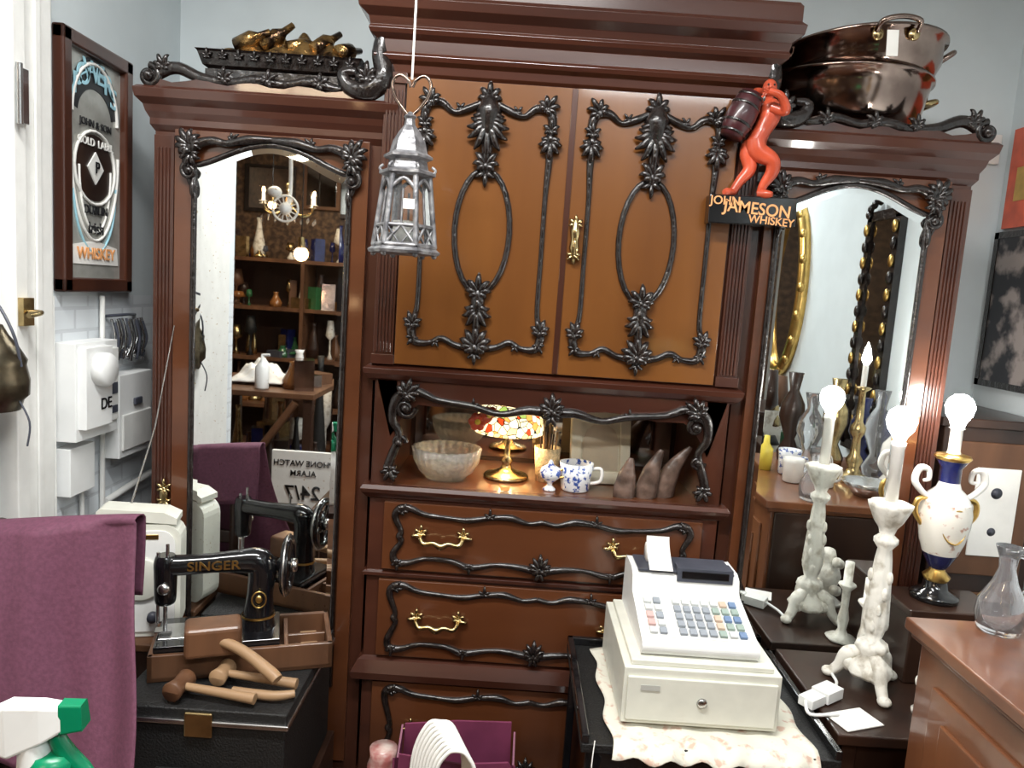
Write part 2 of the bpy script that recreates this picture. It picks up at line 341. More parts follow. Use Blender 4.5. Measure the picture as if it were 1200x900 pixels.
for (zb,zt,hw) in ((.785,.918,.385),(.548,.708,.39),(.215,.42,.39)):
    y=-.035; zm=(zb+zt)/2
    for sg in (-1,1):
        X=lambda q: XC+sg*hw*q
        ct(k,[(X(0),y,zt-.004),(X(.1),y,zt-.010),(X(.22),y,zt+.002),(X(.36),y,zt-.002),(X(.5),y,zt-.012),(X(.62),y,zt-.010),(X(.8),y,zt-.004),(X(.9),y,zt+.010),(X(.97),y,zt+.008),(X(1.0),y,zt-.014),(X(.955),y,zm+.016),(X(.965),y,zm),(X(.95),y,zm-.014),(X(1.0),y,zb+.02),(X(.98),y,zb-.004),(X(.9),y,zb-.004),(X(.78),y,zb+.010),(X(.6),y,zb+.008),(X(.48),y,zb-.006),(X(.3),y,zb+.006),(X(.15),y,zb+.004),(X(0),y,zb-.006)],
          [.006,.005,.008,.006,.007,.005,.006,.008,.009,.008,.006,.008,.006,.008,.009,.007,.005,.006,.008,.005,.007,.01],n=4)
        burst(k,X(.36),zt,y-.002,pi/2,.022,5,3.6); burst(k,X(.96),zt,y-.002,pi/2+sg*.5,.024,5,3); burst(k,X(.48),zb,y-.002,-pi/2,.022,5,3.4)
        burst(k,X(.97),zb,y-.002,-pi/2,.024,5,3)
    burst(k,XC,zb,y-.004,pi/2,.040,9,4.6); burst(k,XC,zb,y-.004,-pi/2,.030,6,3)
y=-.03
for sg in (-1,1):
    X=lambda q: XC+sg*q
    ct(k,[(X(0),y,1.20),(X(.06),y,1.205),(X(.13),y,1.19),(X(.2),y,1.205),(X(.29),y,1.215),(X(.35),y,1.235),(X(.395),y,1.215),(X(.405),y,1.16),(X(.385),y,1.12),(X(.40),y,1.07),(X(.41),y,1.03),(X(.39),y,1.005)],[.012,.010,.007,.008,.007,.01,.012,.010,.008,.010,.010,.006])
    burst(k,X(.375),1.225,y-.003,pi/2+sg*.6,.044,8,4); scroll(k,X(.372),1.19,y,.026,0,1.2,.008,sg); burst(k,X(.405),1.03,y-.002,-pi/2,.036,6,3.4); scroll(k,X(.385),1.10,y,.018,0,1.1,.007,-sg)
    burst(k,X(.2),1.205,y,pi/2,.02,5,3)
burst(k,XC,1.205,y-.008,pi/2,.045,9,4.4,.16); burst(k,XC,1.20,y-.006,-pi/2,.034,6,3)
k.build('carvings',W)
n=M(); n.bx(-.285,.495,.325,.331,1.0,1.25,DMir).build('niche_mirror',W)
h=M()
def bail(x,z):
    for sg in (-1,1):
        burst(h,x+sg*.055,z+.006,-.036,pi/2,.024,7,5.2,.2,Brass); h.tube([(x+sg*.055,-.036,z),(x+sg*.055,-.055,z)],.005,Brass,n=1)
        leaf(h,x+sg*.05,z,-.036,0 if sg>0 else pi,.03,.006,Brass)
    h.tube([(x-.055,-.055,z),(x-.045,-.06,z-.014),(x-.02,-.062,z-.010),(x,-.062,z-.018),(x+.02,-.062,z-.010),(x+.045,-.06,z-.014),(x+.055,-.055,z)],[.005,.007,.006,.010,.006,.007,.005],Brass)
for (x,z) in ((-.155,.858),(.345,.858),(-.155,.630),(.345,.630),(-.155,.32),(.345,.32)): bail(x,z)
burst(h,.130,1.675,-.042,pi/2,.026,7,4,.2,Brass); burst(h,.130,1.605,-.042,-pi/2,.026,7,4,.2,Brass)
h.tube([(.130,-.042,1.60),(.130,-.047,1.62),(.130,-.047,1.64),(.130,-.047,1.66),(.130,-.042,1.69)],[.007,.013,.010,.013,.007],Brass)
h.tube([(.130,-.05,1.64),(.130,-.064,1.635),(.130,-.062,1.60),(.130,-.05,1.596)],.003,Brass)
burst(h,-.89,.93,-.018,pi/2,.03,7,4.5,.16,Brass); burst(h,-.89,.90,-.018,-pi/2,.03,7,4.5,.16,Brass); h.ball((-.89,-.02,.915),(.012,.008,.02),Brass)
h.build('brass_fittings',W)

# ---------------------------------------------------------------- niche objects
Zs=.986
o=M().at((-.165,.085,Zs)); o.lathe([(.0,0),(.05,0),(.052,.006),(.068,.02),(.083,.05),(.088,.085),(.083,.085),(.076,.05),(.058,.022),(.0,.012)],CutG,seg=96,flute=(24,.09)); o.build('cut_glass_bowl')
L_=grp('stained_glass_lamp')
o=M().at((.0,.13,Zs)); o.lathe([(0,0),(.062,0),(.064,.006),(.058,.012),(.03,.02),(.016,.028),(.012,.04),(.018,.05),(.010,.062),(.008,.09),(.014,.105),(.008,.12),(.007,.21),(.012,.222),(.012,.232),(.004,.24),(.0,.245)],Brass); o.build('brass_stem',L_)
o=M().at((.0,.13,Zs)); o.lathe([(.022,.236),(.05,.228),(.075,.205),(.092,.172),(.097,.142),(.093,.136),(.095,.130)],Tiff,seg=36,cap=False); o.build('leaded_shade',L_,solid=.002)
o=M()
for q,(ax,az) in enumerate(((-.085,.165),(-.055,.185))):
    for i in range(6):
        a=2*pi*i/6; o.ball((ax+.014*math.cos(a),.062-.004*q,Zs+az+.014*math.sin(a)),(.012,.006,.012),Red,8)
    o.ball((ax,.056,Zs+az),.008,Yel,8)
o.build('rose_motif',L_)
o=M().at((.112,.13,Zs)); o.lathe([(0,0),(.028,0),(.036,.095),(.033,.095),(.026,.006),(0,.006)],Wick,seg=24,flute=(12,.06))
for i in range(16):
    a=random.random()*6.28; rr=random.random()*.02; o.tube([(rr*math.cos(a),rr*math.sin(a),.01),(1.5*rr*math.cos(a),1.5*rr*math.sin(a),.13+random.random()*.03)],.0028,W_lite if i%2 else W_dark,n=1,seg=6)
o.build('wicker_tumbler')
o=M().at((.118,.025,Zs)); o.lathe([(0,0),(.016,0),(.018,.004),(.007,.014),(.008,.022),(.026,.036),(.029,.05),(.024,.062),(.008,.070),(.006,.078),(.0,.084)],BW,seg=20); o.tube([(.026,0,.055),(.04,0,.06),(.038,0,.04),(.024,0,.036)],.003,Gold); o.build('porcelain_sugar_pot')
o=M().at((.188,.045,Zs)); o.lathe([(0,0),(.034,0),(.038,.004),(.041,.04),(.046,.076),(.043,.076),(.037,.01),(0,.008)],BW); o.tube([(.042,0,.06),(.066,-.005,.062),(.066,-.005,.03),(.038,0,.02)],.005,Porc); o.build('blue_and_white_mug')
o=M().at((.262,.13,Zs),(-12,0,6)); o.prism([(-.085,0),(.085,0),(.085,.205),(-.085,.205)],-.006,.006,Card)
o.bx(-.085,-.055,-.012,-.006,0,.205,Card).bx(.055,.085,-.012,-.006,0,.205,Card).bx(-.055,.055,-.012,-.006,0,.035,Card).bx(-.055,.055,-.012,-.006,.17,.205,Card)
o.prism([(-.05,.038),(.05,.038),(.05,.125),(.04,.15),(.02,.165),(-.02,.165),(-.04,.15),(-.05,.125)],-.009,-.006,pm('frame_backing',(.66,.55,.40),.8,var=.05))
o.bx(-.02,.02,.006,.05,0,.01,Card); o.build('cream_photo_frame',bevel=.003)
for (x,y_,hh,tl) in ((.315,.01,.105,.0),(.375,.02,.13,.02),(.425,.04,.14,.05)):
    o=M().at((x,y_,Zs)); o.tube([(0,0,0),(0,0,.02),(.004+tl*.3,0,hh*.55),(.012+tl,0,hh)],[.029,.030,.024,.006],Stone,seg=10,sq=.7); o.build('polished_horn')

# ---------------------------------------------------------------- things on top of wardrobe
o=M(); o.bx(-.78,-.62,.06,.28,1.943,1.99,Paper).build('cardboard_box',bevel=.003)
G=grp('lacquered_tray'); o=M(); o.bx(-.83,-.45,.05,.31,1.992,2.012,Carve)
o.mould(-.82,-.46,.06,.30,[(0,2.01),(.015,2.02),(.025,2.05),(.03,2.055),(.02,2.058)],Carve); 
for i in range(10): burst(o,-.82+.04*i,2.035,.035,pi/2,.02,5,3)
o.build('tray_body',G)
Amber=pm('amber_foil',(.45,.27,.10),rough=.15,metal=.9,col2=(.05,.03,.018),scale=30,bump=1,lo=.4,hi=.6)
o=M()
def foil(u,v):
    return (-.81+.34*u,.07+.22*v,2.060+.062*(math.sin(pi*u)**.5)*(math.sin(pi*v)**.6)*(1+.3*math.sin(u*31+v*6)+.22*math.cos(v*27-u*14)))
o.grid(60,30,foil,Amber,smooth=False)
for i in range(5): o.at((-.77+i*.066,.10,2.085),(12,70-20*(i%2),20*i)); o.lathe([(0,0),(.020,0),(.022,.05),(.010,.07),(.008,.10),(0,.102)],Amber,seg=12)
o.build('foil_wrapped_ornaments')
P=grp('copper_preserving_pan')
o=M().at((.832,.20,1.945),sc=1.06); o.lathe([(0,0),(.09,0),(.15,.018),(.19,.06),(.205,.12),(.21,.15),(.218,.152),(.218,.158),(.205,.156),(.198,.12),(.18,.06),(0,.01)],Copper,seg=48)
for sg in (-1,1): o.tube([(sg*.20,-.03,.12),(sg*.235,-.03,.13),(sg*.235,.03,.13),(sg*.20,.03,.12)],.008,Brass)
o.build('pan_body',P)
P=grp('copper_preserving_pan')
o=M().at((.865,.17,2.088),(-2,-3,0),1.08); o.lathe([(0,0),(.13,0),(.165,.012),(.185,.05),(.188,.09),(.198,.093),(.198,.10),(.18,.10),(.176,.05),(0,.01)],Copper,seg=48)
for sg in (-1,1): o.ball((sg*.04,-.19,.075),(.014,.008,.014),Brass)
o.tube([(-.045,-.197,.08),(-.04,-.215,.095),(0,-.22,.102),(.04,-.215,.095),(.045,-.197,.08)],.006,Copper)
for sg in (-1,1): o.tube([(sg*.185,-.04,.07),(sg*.215,-.04,.09),(sg*.215,.04,.09),(sg*.185,.04,.07)],.007,Copper)
o.bx(-.03,-.005,-.214,-.212,.02,.075,Paper)
o.build('pan_body',P)

# ---------------------------------------------------------------- hanging lantern
G=grp('hanging_lantern'); lx,ly=-.250,-.30
o=M().at((lx,ly,1.565)); 
o.lathe([(.05,0),(.075,.002),(.078,.008),(.068,.016),(.064,.02)],Zinc,seg=6,smooth=False)
for i in range(6):
    a=pi/3*i; a2=a+pi/3
    p0=Vector((.065*math.cos(a),.065*math.sin(a),.018)); p1=Vector((.047*math.cos(a),.047*math.sin(a),.165)); q0=Vector((.065*math.cos(a2),.065*math.sin(a2),.018)); q1=Vector((.047*math.cos(a2),.047*math.sin(a2),.165))
    o.tube([p0,p1],.006,Zinc,n=1); o.tube([p0,q0],.006,Zinc,n=1); o.tube([p1,q1],.005,Zinc,n=1)
    e0=p0.lerp(p1,.28);f0=q0.lerp(q1,.28); o.tube([e0,f0],.0042,Zinc,n=1)
    e1=p0.lerp(p1,.78);f1=q0.lerp(q1,.78); o.tube([e1,e1.lerp(f1,.5)+Vector((0,0,.022)),f1],.0042,Zinc,n=4)
    mm=p0.lerp(q0,.5); mt=p0.lerp(p1,.28).lerp(f0,.5)
    o.tube([p0,mt],.003,Zinc,n=1); o.tube([q0,mt],.003,Zinc,n=1); o.tube([mt,e1.lerp(f1,.5)],.0025,Zinc,n=1); o.tube([e0,mm],.002,Zinc,n=1); o.tube([f0,mm],.002,Zinc,n=1)
    o.ball(tuple(p0+Vector((0,0,-.018))),.006,Zinc,8)
    o.tube([p1*1.0,p1+Vector((.012*math.cos(a),.012*math.sin(a),.012)),p1+Vector((.004*math.cos(a),.004*math.sin(a),.02))],.003,Zinc)
o.lathe([(.047,.160),(.060,.166),(.060,.172),(.044,.178),(.040,.195),(.052,.20),(.052,.205),(.04,.212),(.034,.235),(.022,.255),(.012,.268),(.010,.28),(.014,.285),(.004,.295)],Zinc,seg=6,smooth=False)
for sg in (-1,1): o.tube([(0,0,.285),(sg*.014,0,.298),(sg*.034,0,.325),(sg*.040,0,.352),(sg*.026,0,.368),(sg*.008,0,.358),(sg*.002,0,.345)],.0034,Copper)
o.build('metal_frame',G)
o=M().at((lx,ly,1.565)); o.lathe([(.062,.018),(.044,.162)],Pane,seg=6,smooth=False,cap=False); o.build('glass_panes',G)
o=M().at((lx,ly,1.565)); o.lathe([(0,.003),(.025,.003),(.025,.07),(.0,.072)],Ivory,seg=16); o.build('candle',G)
o=M(); o.tube([(lx,ly,1.925),(lx+.003,ly,ZC)],.0026,Paper,n=1,seg=6); o.bx(lx+.005,lx+.028,ly-.07,ly-.069,1.655,1.675,Paper); o.build('cord',G)

# ---------------------------------------------------------------- whiskey barrel man
G=grp('barrel_carrier_sign')
o=M().at((.548,-.066,1.735),(0,-1,0)); o.bx(-.105,.105,-.018,.022,-.034,.034,Blk); o.build('plank',G,bevel=.003)
txt('JOHN',.028,(.480,-.0855,1.753),(90,0,0),Orange,G); txt('JAMESON',.040,(.558,-.0855,1.738),(90,3,0),Orange,G,sx=.95); txt('WHISKEY',.026,(.594,-.0855,1.712),(90,3,0),Orange,G)
o=M().at((.545,-.066,1.769))
def limb(p,r_,mt=Red): o.tube(p,r_,mt,seg=12,n=5)
limb([(-.005,-.01,.13),(.002,-.012,.105),(.035,-.018,.085),(.04,-.015,.06),(.025,-.01,.03),(.02,-.005,.008)],[.024,.024,.018,.016,.011,.010])
limb([(-.010,.005,.125),(-.015,.005,.10),(-.010,.0,.065),(-.03,.0,.035),(-.045,0,.008)],[.022,.021,.016,.012,.010])
limb([(.015,-.008,.008),(.03,-.02,.006),(.042,-.028,.005)],[.010,.010,.006]); limb([(-.045,-.0,.008),(-.062,-.012,.006),(-.07,-.018,.005)],[.010,.010,.006])
limb([(-.005,0,.12),(.010,0,.155),(.025,0,.19),(.022,0,.215),(.018,0,.228)],[.025,.021,.026,.024,.010])
limb([(.022,-.02,.205),(.048,-.04,.195),(.028,-.058,.222),(.0,-.055,.232)],[.013,.012,.009,.008])
limb([(.02,.02,.21),(.04,.03,.23),(.01,.025,.25),(-.01,.02,.25)],[.013,.011,.009,.008])
limb([(.02,0,.225),(.018,-.004,.238)],[.010,.009]); o.ball((.016,-.006,.252),(.017,.019,.021),Red); o.ball((.012,-.026,.25),.005,Red,8)
for sg in (-1,1): o.ball((.014+sg*.007,-.024,.256),.0025,Blk,6)
for q in range(4): o.tube([(.0,-.055,.232),(-.012,-.058+.004*q,.238-.006*q)],.003,Red,n=1,seg=6)
o.at((.545-.045,-.066-.01,1.769+.185),(0,22,0)); o.lathe([(0,-.055),(.026,-.055),(.033,-.03),(.036,0),(.033,.03),(.026,.055),(0,.055)],Barrel,seg=22)
for z in (-.045,-.022,.022,.045): o.lathe([(.030 if abs(z)>.03 else .0352,z-.003),(.031 if abs(z)>.03 else .0362,z),(.030 if abs(z)>.03 else .0352,z+.003)],Carve,seg=22)
o.build('figure_with_barrel',G)

# ---------------------------------------------------------------- cash register and stand
T=grp('register_stand')
o=M(); o.bx(.19,.72,-.50,-.06,.585,.605,BlkM).bx(.19,.205,-.50,-.06,.605,.625,Blk).bx(.19,.72,-.075,-.06,.605,.625,Blk).bx(.705,.72,-.50,-.06,.605,.625,Blk)
for (x,y_) in ((.20,-.49),(.69,-.49),(.20,-.09),(.69,-.09)): o.bx(x,x+.02,y_,y_+.02,0,.585,Blk)
o.bx(.21,.70,-.495,-.485,.52,.585,Blk).bx(.21,.70,-.48,-.08,.2,.215,Blk)
o.build('table_frame',T,bevel=.003)
o=M(); o.bx(.26,.67,-.52,-.10,.217,.515,Navy); o.build('navy_storage_box',bevel=.01)
def cl(u,v):
    x=.25+.42*u; y_=-.53+.43*v; z=.613+.002*math.sin(31*u+11*v)
    if y_<-.50: z-=.6*(-.50-y_)+.006*math.sin(u*40)
    return (x+.006*math.sin(v*17),y_+.006*math.sin(u*21),z)
M().grid(40,30,cl,Cloth).build('floral_cloth',solid=.003)
R=grp('cash_register')
o=M(); o.bx(.275,.605,-.44,-.11,.622,.745,Cream).bx(.283,.597,-.447,-.44,.632,.728,Cream).bx(.29,.59,-.43,-.12,.745,.757,Cream)
for (x,y_) in ((.29,-.42),(.585,-.42),(.29,-.13),(.585,-.13)): o.bx(x-.01,x+.01,y_-.01,y_+.01,.617,.622,DGrey)
o.build('cash_drawer',R,bevel=.006)
o=M().at((.44,-.449,.68),(90,0,0)); o.lathe([(0,0),(.011,0),(.009,.004),(0,.004)],Steel,seg=18); o.build('drawer_lock',R)
o=M(); prof=[(-.405,.757),(-.418,.775),(-.412,.79),(-.245,.835),(-.235,.868),(-.215,.878),(-.13,.878),(-.12,.86),(-.12,.757)]
o.prism(prof,.312,.562,White,axis='x'); o.build('housing',R,bevel=.012)
th=math.degrees(math.atan2(.045,.167))
o=M().at((.437,-.328,.8125),(th,0,0)); o.bx(-.115,.115,-.072,.074,-.002,.004,Trim)
o.build('keypad_deck',R,bevel=.003)
cols=[pm('key_pink',(.6,.40,.38),.5,var=.02),pm('key_grey',(.30,.33,.37),.5,var=.02),pm('key_blue',(.15,.23,.38),.5,var=.02),pm('key_green',(.30,.38,.34),.5,var=.02),pm('key_white',(.58,.60,.60),.5,var=.02),pm('key_orange',(.6,.46,.36),.5,var=.02)]
ky=M().at((.437,-.328,.8125),(th,0,0))
for r_ in range(5):
    for c_ in range(10):
        x=-.098+c_*.0215; y_=-.058+r_*.025
        if c_ in (2,): continue
        if c_<2: mt=cols[random.choice([0,1,4])]
        elif c_<7: mt=cols[1] if r_<4 else cols[4]
        else: mt=cols[random.choice([2,3,3,5,4])]
        ky.bx(x-.008,x+.008,y_-.009,y_+.009,.004,.011,mt)
ky.build('keys',R,bevel=.0015)
o=M(); o.bx(.325,.55,-.232,-.135,.876,.8815,DGrey).bx(.415,.545,-.242,-.20,.860,.893,DGrey).bx(.425,.535,-.2435,-.241,.868,.886,Blk)
o.build('display',R,bevel=.004)
o=M(); o.grid(10,16,lambda u,v:(.350+.055*u,-.238+.07*math.sin(v*1.6),.882+.060*v),Paper); o.at((.378,-.165,.900),(0,90,0)); o.lathe([(0,-.026),(.024,-.026),(.024,.026),(0,.026)],Paper); o.build('receipt_roll',R)
o=M(); o.bx(.31,.35,-.4492,-.448,.70,.712,pm('print_grey',(.45,.45,.42),var=.05)); o.build('drawer_label',R)
o=M(); o.tube([(.215,-.51,.62),(.21,-.53,.57),(.218,-.535,.555)],.0012,Paper,seg=6); o.at((.22,-.537,.53),(0,8,0)); o.prism([(-.018,-.025),(.018,-.025),(.018,.018),(.008,.028),(-.008,.028),(-.018,.018)],-.0008,.0008,Paper); o.build('price_tag')

# ---------------------------------------------------------------- right table and lamps
T=grp('lamp_table'); o=M(); o.bx(.74,1.40,-.43,-.045,.595,.62,W_dark).bx(.77,1.37,-.40,-.07,.50,.595,W_dark)
for (x,y_) in ((.76,-.41),(1.35,-.41),(.76,-.10),(1.35,-.10)): o.bx(x,x+.035,y_,y_+.035,0,.6,W_dark)
o.build('table_top',T,bevel=.004)
o=M(); o.at((.80,-.37,.6235),(0,0,20)); o.bx(-.05,.05,-.035,.035,-.002,.0,Paper); o.build('loose_papers')
o=M(); o.at((.775,-.285,.623),(0,0,35)); o.bx(-.03,.03,-.022,.022,0,.025,White).bx(-.085,-.035,-.018,.018,0,.022,White); o.tube([(.03,0,.015),(.07,.02,.01),(.10,.05,.008)],.004,White); o.tube([(-.085,0,.015),(-.11,-.03,.006),(-.05,-.06,.006)],.004,White); o.build('plug_adaptor',bevel=.004)
G=grp('candlestick_lamp'); o=M().at((.90,-.216,.62))
o.lathe([(0,.035),(.045,.035),(.05,.045),(.04,.06),(.03,.07),(.024,.085),(.034,.10),(.03,.115),(.016,.125),(.02,.14),(.026,.17),(.022,.25),(.017,.32),(.014,.345),(.024,.36),(.024,.37),(.014,.38),(.018,.395),(.028,.41),(.036,.43),(.042,.445),(.044,.455),(.036,.458),(.012,.46)],Ivory,flute=(8,.12),seg=40)
for i in range(3):
    a=2*pi*i/3+.5; ca,sa=math.cos(a),math.sin(a)
    o.tube([(.02*ca,.02*sa,.085),(.05*ca,.05*sa,.07),(.065*ca,.065*sa,.035),(.085*ca,.085*sa,.012),(.10*ca,.10*sa,.016)],[.014,.018,.014,.012,.008],Ivory); o.ball((.088*ca,.088*sa,.012),(.016,.016,.012),Ivory,10)
    o.ball((.045*ca,.045*sa,.05),(.02,.02,.022),Ivory,10)
    for z in (.16,.2,.24,.28): o.ball((.024*math.cos(a+z*9),.024*math.sin(a+z*9),z),(.007,.007,.016),Ivory,8)
o.build('column',G)
o=M().at((.90,-.216,.62)); o.lathe([(0,.458),(.014,.458),(.014,.585),(.016,.59),(.016,.60),(0,.60)],Porc,seg=20); o.build('candle_sleeve',G)
o=M().at((.90,-.216,.62)); o.lathe([(0,.60),(.012,.60),(.015,.612),(.028,.63),(.033,.65),(.028,.670),(.014,.681),(0,.684)],Bulb,seg=20); o.build('bulb',G)
o=M(); o.bx(1.0,1.22,-.19,-.045,.622,.79,W_dark).bx(.99,1.23,-.20,-.04,.79,.812,W_dark); o.build('wooden_box',bevel=.004)
G=grp('porcelain_vase_lamp'); vx,vy,vz=1.092,-.112,.812
o=M().at((vx,vy,vz)); k_=.88
o.lathe([(0,0),(.062*k_,0),(.064*k_,.012),(.055*k_,.018),(.03,.028),(.026,.05)],Blk,seg=32)
o.lathe([(.026,.048),(.032,.06),(.018,.075),(.018,.085)],Gold,seg=32); o.lathe([(.018,.08),(.028,.095),(.040,.12)],Blue,seg=32)
o.lathe([(.040,.12),(.050,.15),(.058,.19),(.060,.225),(.055,.25)],Flor,seg=32); o.lathe([(.055,.25),(.044,.27),(.028,.285),(.023,.30)],Porc,seg=32)
o.lathe([(.0232,.30),(.023,.335),(.036,.355)],Blue,seg=32); o.lathe([(.036,.355),(.042,.362),(.038,.368),(.018,.372)],Gold,seg=32)
o.lathe([(.018,.366),(.014,.38),(.014,.43),(.018,.435),(0,.436)],Porc,seg=20)
for sg in (-1,1):
    o.tube([(sg*.048,0,.26),(sg*.068,0,.275),(sg*.086,0,.30),(sg*.078,0,.33),(sg*.056,0,.328),(sg*.052,0,.305),(sg*.065,0,.30)],[.007,.008,.009,.009,.007,.006,.004],Porc)
    o.tube([(sg*.048,0,.26),(sg*.072,0,.25),(sg*.075,0,.22),(sg*.056,0,.19)],[.006,.007,.007,.005],Gold)
o.tube([(math.cos(2*pi*i/24)*.030,-.057+.011*abs(math.cos(2*pi*i/24)),.20+.042*math.sin(2*pi*i/24)) for i in range(24)],.002,Gold,n=1,closed=True)
o.build('vase',G)
o=M().at((vx,vy,vz)); o.lathe([(0,.436),(.014,.436),(.018,.45),(.029,.468),(.033,.488),(.027,.505),(.014,.516),(0,.519)],Bulb,seg=20); o.build('bulb',G)
o=M().at((1.0,-.34,.62)); o.lathe([(0,0),(.045,0),(.047,.01),(.022,.03),(.03,.06),(.038,.09),(.03,.12),(.016,.135),(.022,.15),(.016,.172),(0,.178)],Ivory,flute=(6,.15),seg=30)
for i in range(7): a=i*1.25; o.ball((.038*math.cos(a),.038*math.sin(a),.04+.017*i),(.016,.014,.016),Ivory,8)
o.build('porcelain_figurine')
o=M().at((.945,-.085,.622)); o.lathe([(0,0),(.035,0),(.038,.006),(.016,.015),(.010,.03),(.014,.06),(.009,.09),(.010,.14),(.022,.155),(.020,.16),(.011,.162),(.011,.22),(0,.222)],Ivory,flute=(6,.08),seg=30) ; o.build('white_candlestick')
o=M(); o.bx(.86,1.48,-1.25,-.475,.0,.865,W_cab).bx(.87,1.47,-.475,-.462,.02,.86,W_dark)
o.bx(.835,1.49,-1.28,-.45,.875,.90,W_cab).bx(.845,1.485,-1.265,-.46,.862,.876,W_cab).bx(.852,.862,-1.18,-.54,.12,.80,W_cab).bx(.845,.854,-1.13,-.59,.17,.75,W_cab)
o.build('oak_cabinet',bevel=.004)
o=M().at((.995,-.495,.901),sc=1.12); o.lathe([(0,0),(.03,0),(.036,.006),(.04,.03),(.038,.055),(.02,.09),(.013,.115),(.015,.135),(.022,.155),(.020,.155),(.011,.12),(.017,.09),(.034,.055),(.034,.012),(0,.008)],Glass,seg=28); o.tube([(.014,0,.14),(.04,0,.13),(.045,0,.09),(.03,0,.065)],.004,Glass); o.build('glass_carafe')
for (x,y_,sc,mt) in ((1.02,-.74,1,Porc),(1.12,-.70,.9,Porc),(1.05,-.86,1.1,BW)):
    o=M().at((x,y_,.901)); o.lathe([(0,0),(.03*sc,0),(.034*sc,.004),(.036*sc,.07),(.038*sc,.085*sc),(.035*sc,.085*sc),(.031*sc,.01),(0,.008)],mt); o.tube([(.034*sc,0,.065),(.06*sc,0,.06),(.055*sc,0,.025),(.034*sc,0,.02)],.005,mt); o.build('coffee_mug')
o=M().at((1.22,-.60,.901)); o.lathe([(0,0),(.04,0),(.05,.015),(.085,.05),(.082,.05),(.04,.018),(0,.01)],Steel); o.build('silver_bowl')
o=M().at((.98,-.92,.901)); o.lathe([(0,0),(.025,0),(.027,.08),(.012,.10),(.01,.13),(0,.132)],Yel,seg=16); o.build('yellow_bottle')
for (x,y_,hh,mt) in ((1.15,-.95,.30,'g'),(1.38,-.75,.24,'p'),(1.3,-1.08,.35,'b'),(1.42,-1.1,.28,'c'),(1.14,-1.12,.36,'d'),(1.40,-.93,.33,'g')):
    mt={'g':Glass,'p':Porc,'b':Brass,'c':Blue,'d':W_dark}[mt]
    o=M().at((x,y_,.901)); o.lathe([(0,0),(.04,0),(.045,hh*.1),(.02,hh*.25),(.05,hh*.5),(.045,hh*.65),(.018,hh*.8),(.03,hh),(0,hh)],mt,seg=20); o.build('ornamental_vase')
G=grp('brass_candle_lamp'); o=M().at((1.27,-.82,.901)); o.lathe([(0,0),(.075,0),(.07,.015),(.03,.03),(.02,.05),(.03,.08),(.018,.1),(.014,.16),(.026,.18),(.028,.2),(.014,.22),(.012,.33),(.03,.345),(.012,.35)],Brass); o.lathe([(.010,.345),(.010,.43)],Porc,seg=16); o.lathe([(.008,.43),(.017,.448),(.010,.485),(0,.51)],Bulb,seg=12); o.build('stem',G)

# ---------------------------------------------------------------- left cluster
UZ=.028
o=M(); o.bx(-.79,-.43,-.44,-.05,.30,.535+UZ,BlkM).bx(-.795,-.425,-.445,-.045,.535+UZ,.56+UZ,BlkM).bx(-.80,-.42,-.45,-.04,.525+UZ,.537+UZ,Steel)
o.bx(-.64,-.58,-.452,-.445,.50+UZ,.555+UZ,Brass); o.bx(-.70,-.52,-.46,-.445,.44,.455,BlkM)
o.build('black_carrying_case',bevel=.006)
o=M(); o.bx(-.805,-.415,-.455,-.035,0,.298,W_dark); o.bx(-.79,-.43,-.46,-.455,.04,.26,W_mid); o.build('wooden_chest',bevel=.004)
SM=grp('vintage_sewing_machine'); bx0=(-.60,-.215,.561+UZ); br=(0,0,18); A18=math.radians(18)
m4=Matrix.LocRotScale(bx0,Euler((0,0,A18)),None)
bm_=tuple(m4@Vector((-.035,0,0)))
o=M().at(bx0,br); o.bx(-.20,.20,-.09,.09,0,.012,W_mid).bx(-.20,.20,-.09,-.078,.0,.062,W_mid).bx(-.20,.20,.078,.09,0,.062,W_mid).bx(-.20,-.188,-.09,.09,0,.062,W_mid).bx(.188,.20,-.09,.09,0,.062,W_mid).bx(.09,.10,-.08,.08,.01,.055,W_mid).bx(.13,.17,-.06,.05,.012,.03,W_lite).bx(.10,.188,-.01,0,.01,.05,W_mid)
o.build('wooden_base',SM,bevel=.002)
o=M().at(bm_,br); o.bx(-.155,.115,-.075,.075,.055,.075,Blk).bx(-.15,-.08,-.04,.04,.075,.0775,Steel); o.build('bed',SM,bevel=.004)
o=M().at(bm_,br)
o.tube([(.065,0,.07),(.065,0,.10),(.068,0,.16),(.072,0,.215),(.06,0,.238),(.02,0,.24),(-.04,0,.238),(-.10,0,.236),(-.135,0,.236)],[.042,.036,.03,.033,.033,.027,.023,.024,.026],Blk,seg=20,sq=.9)
o.tube([(-.14,0,.262),(-.14,0,.24),(-.14,0,.16),(-.14,0,.145)],[.020,.026,.024,.018],Blk,seg=16)
o.tube([(-.14,0,.15),(-.14,0,.085)],.005,Steel,n=1); o.tube([(-.155,-.005,.27),(-.155,-.005,.10)],.004,Steel,n=1); o.bx(-.16,-.125,-.02,.006,.082,.086,Steel)
o.ball((-.14,-.028,.19),(.014,.008,.014),Steel); o.tube([(-.135,-.01,.26),(-.135,-.01,.29)],.004,Steel,n=1); o.tube([(.02,0,.26),(.02,0,.295)],.003,Steel,n=1)
mb=Matrix.LocRotScale(bm_,Euler((0,0,A18)),None)
o.at(mb@Vector((.125,0,.225)),(0,90,8))
o.lathe([(.012,-.02),(.03,-.006),(.03,.004),(.012,.012)],Blk,seg=28); o.tube([(.062*math.cos(2*pi*i/32),.062*math.sin(2*pi*i/32),.004) for i in range(32)],.0105,Blk,n=1,closed=True,seg=10)
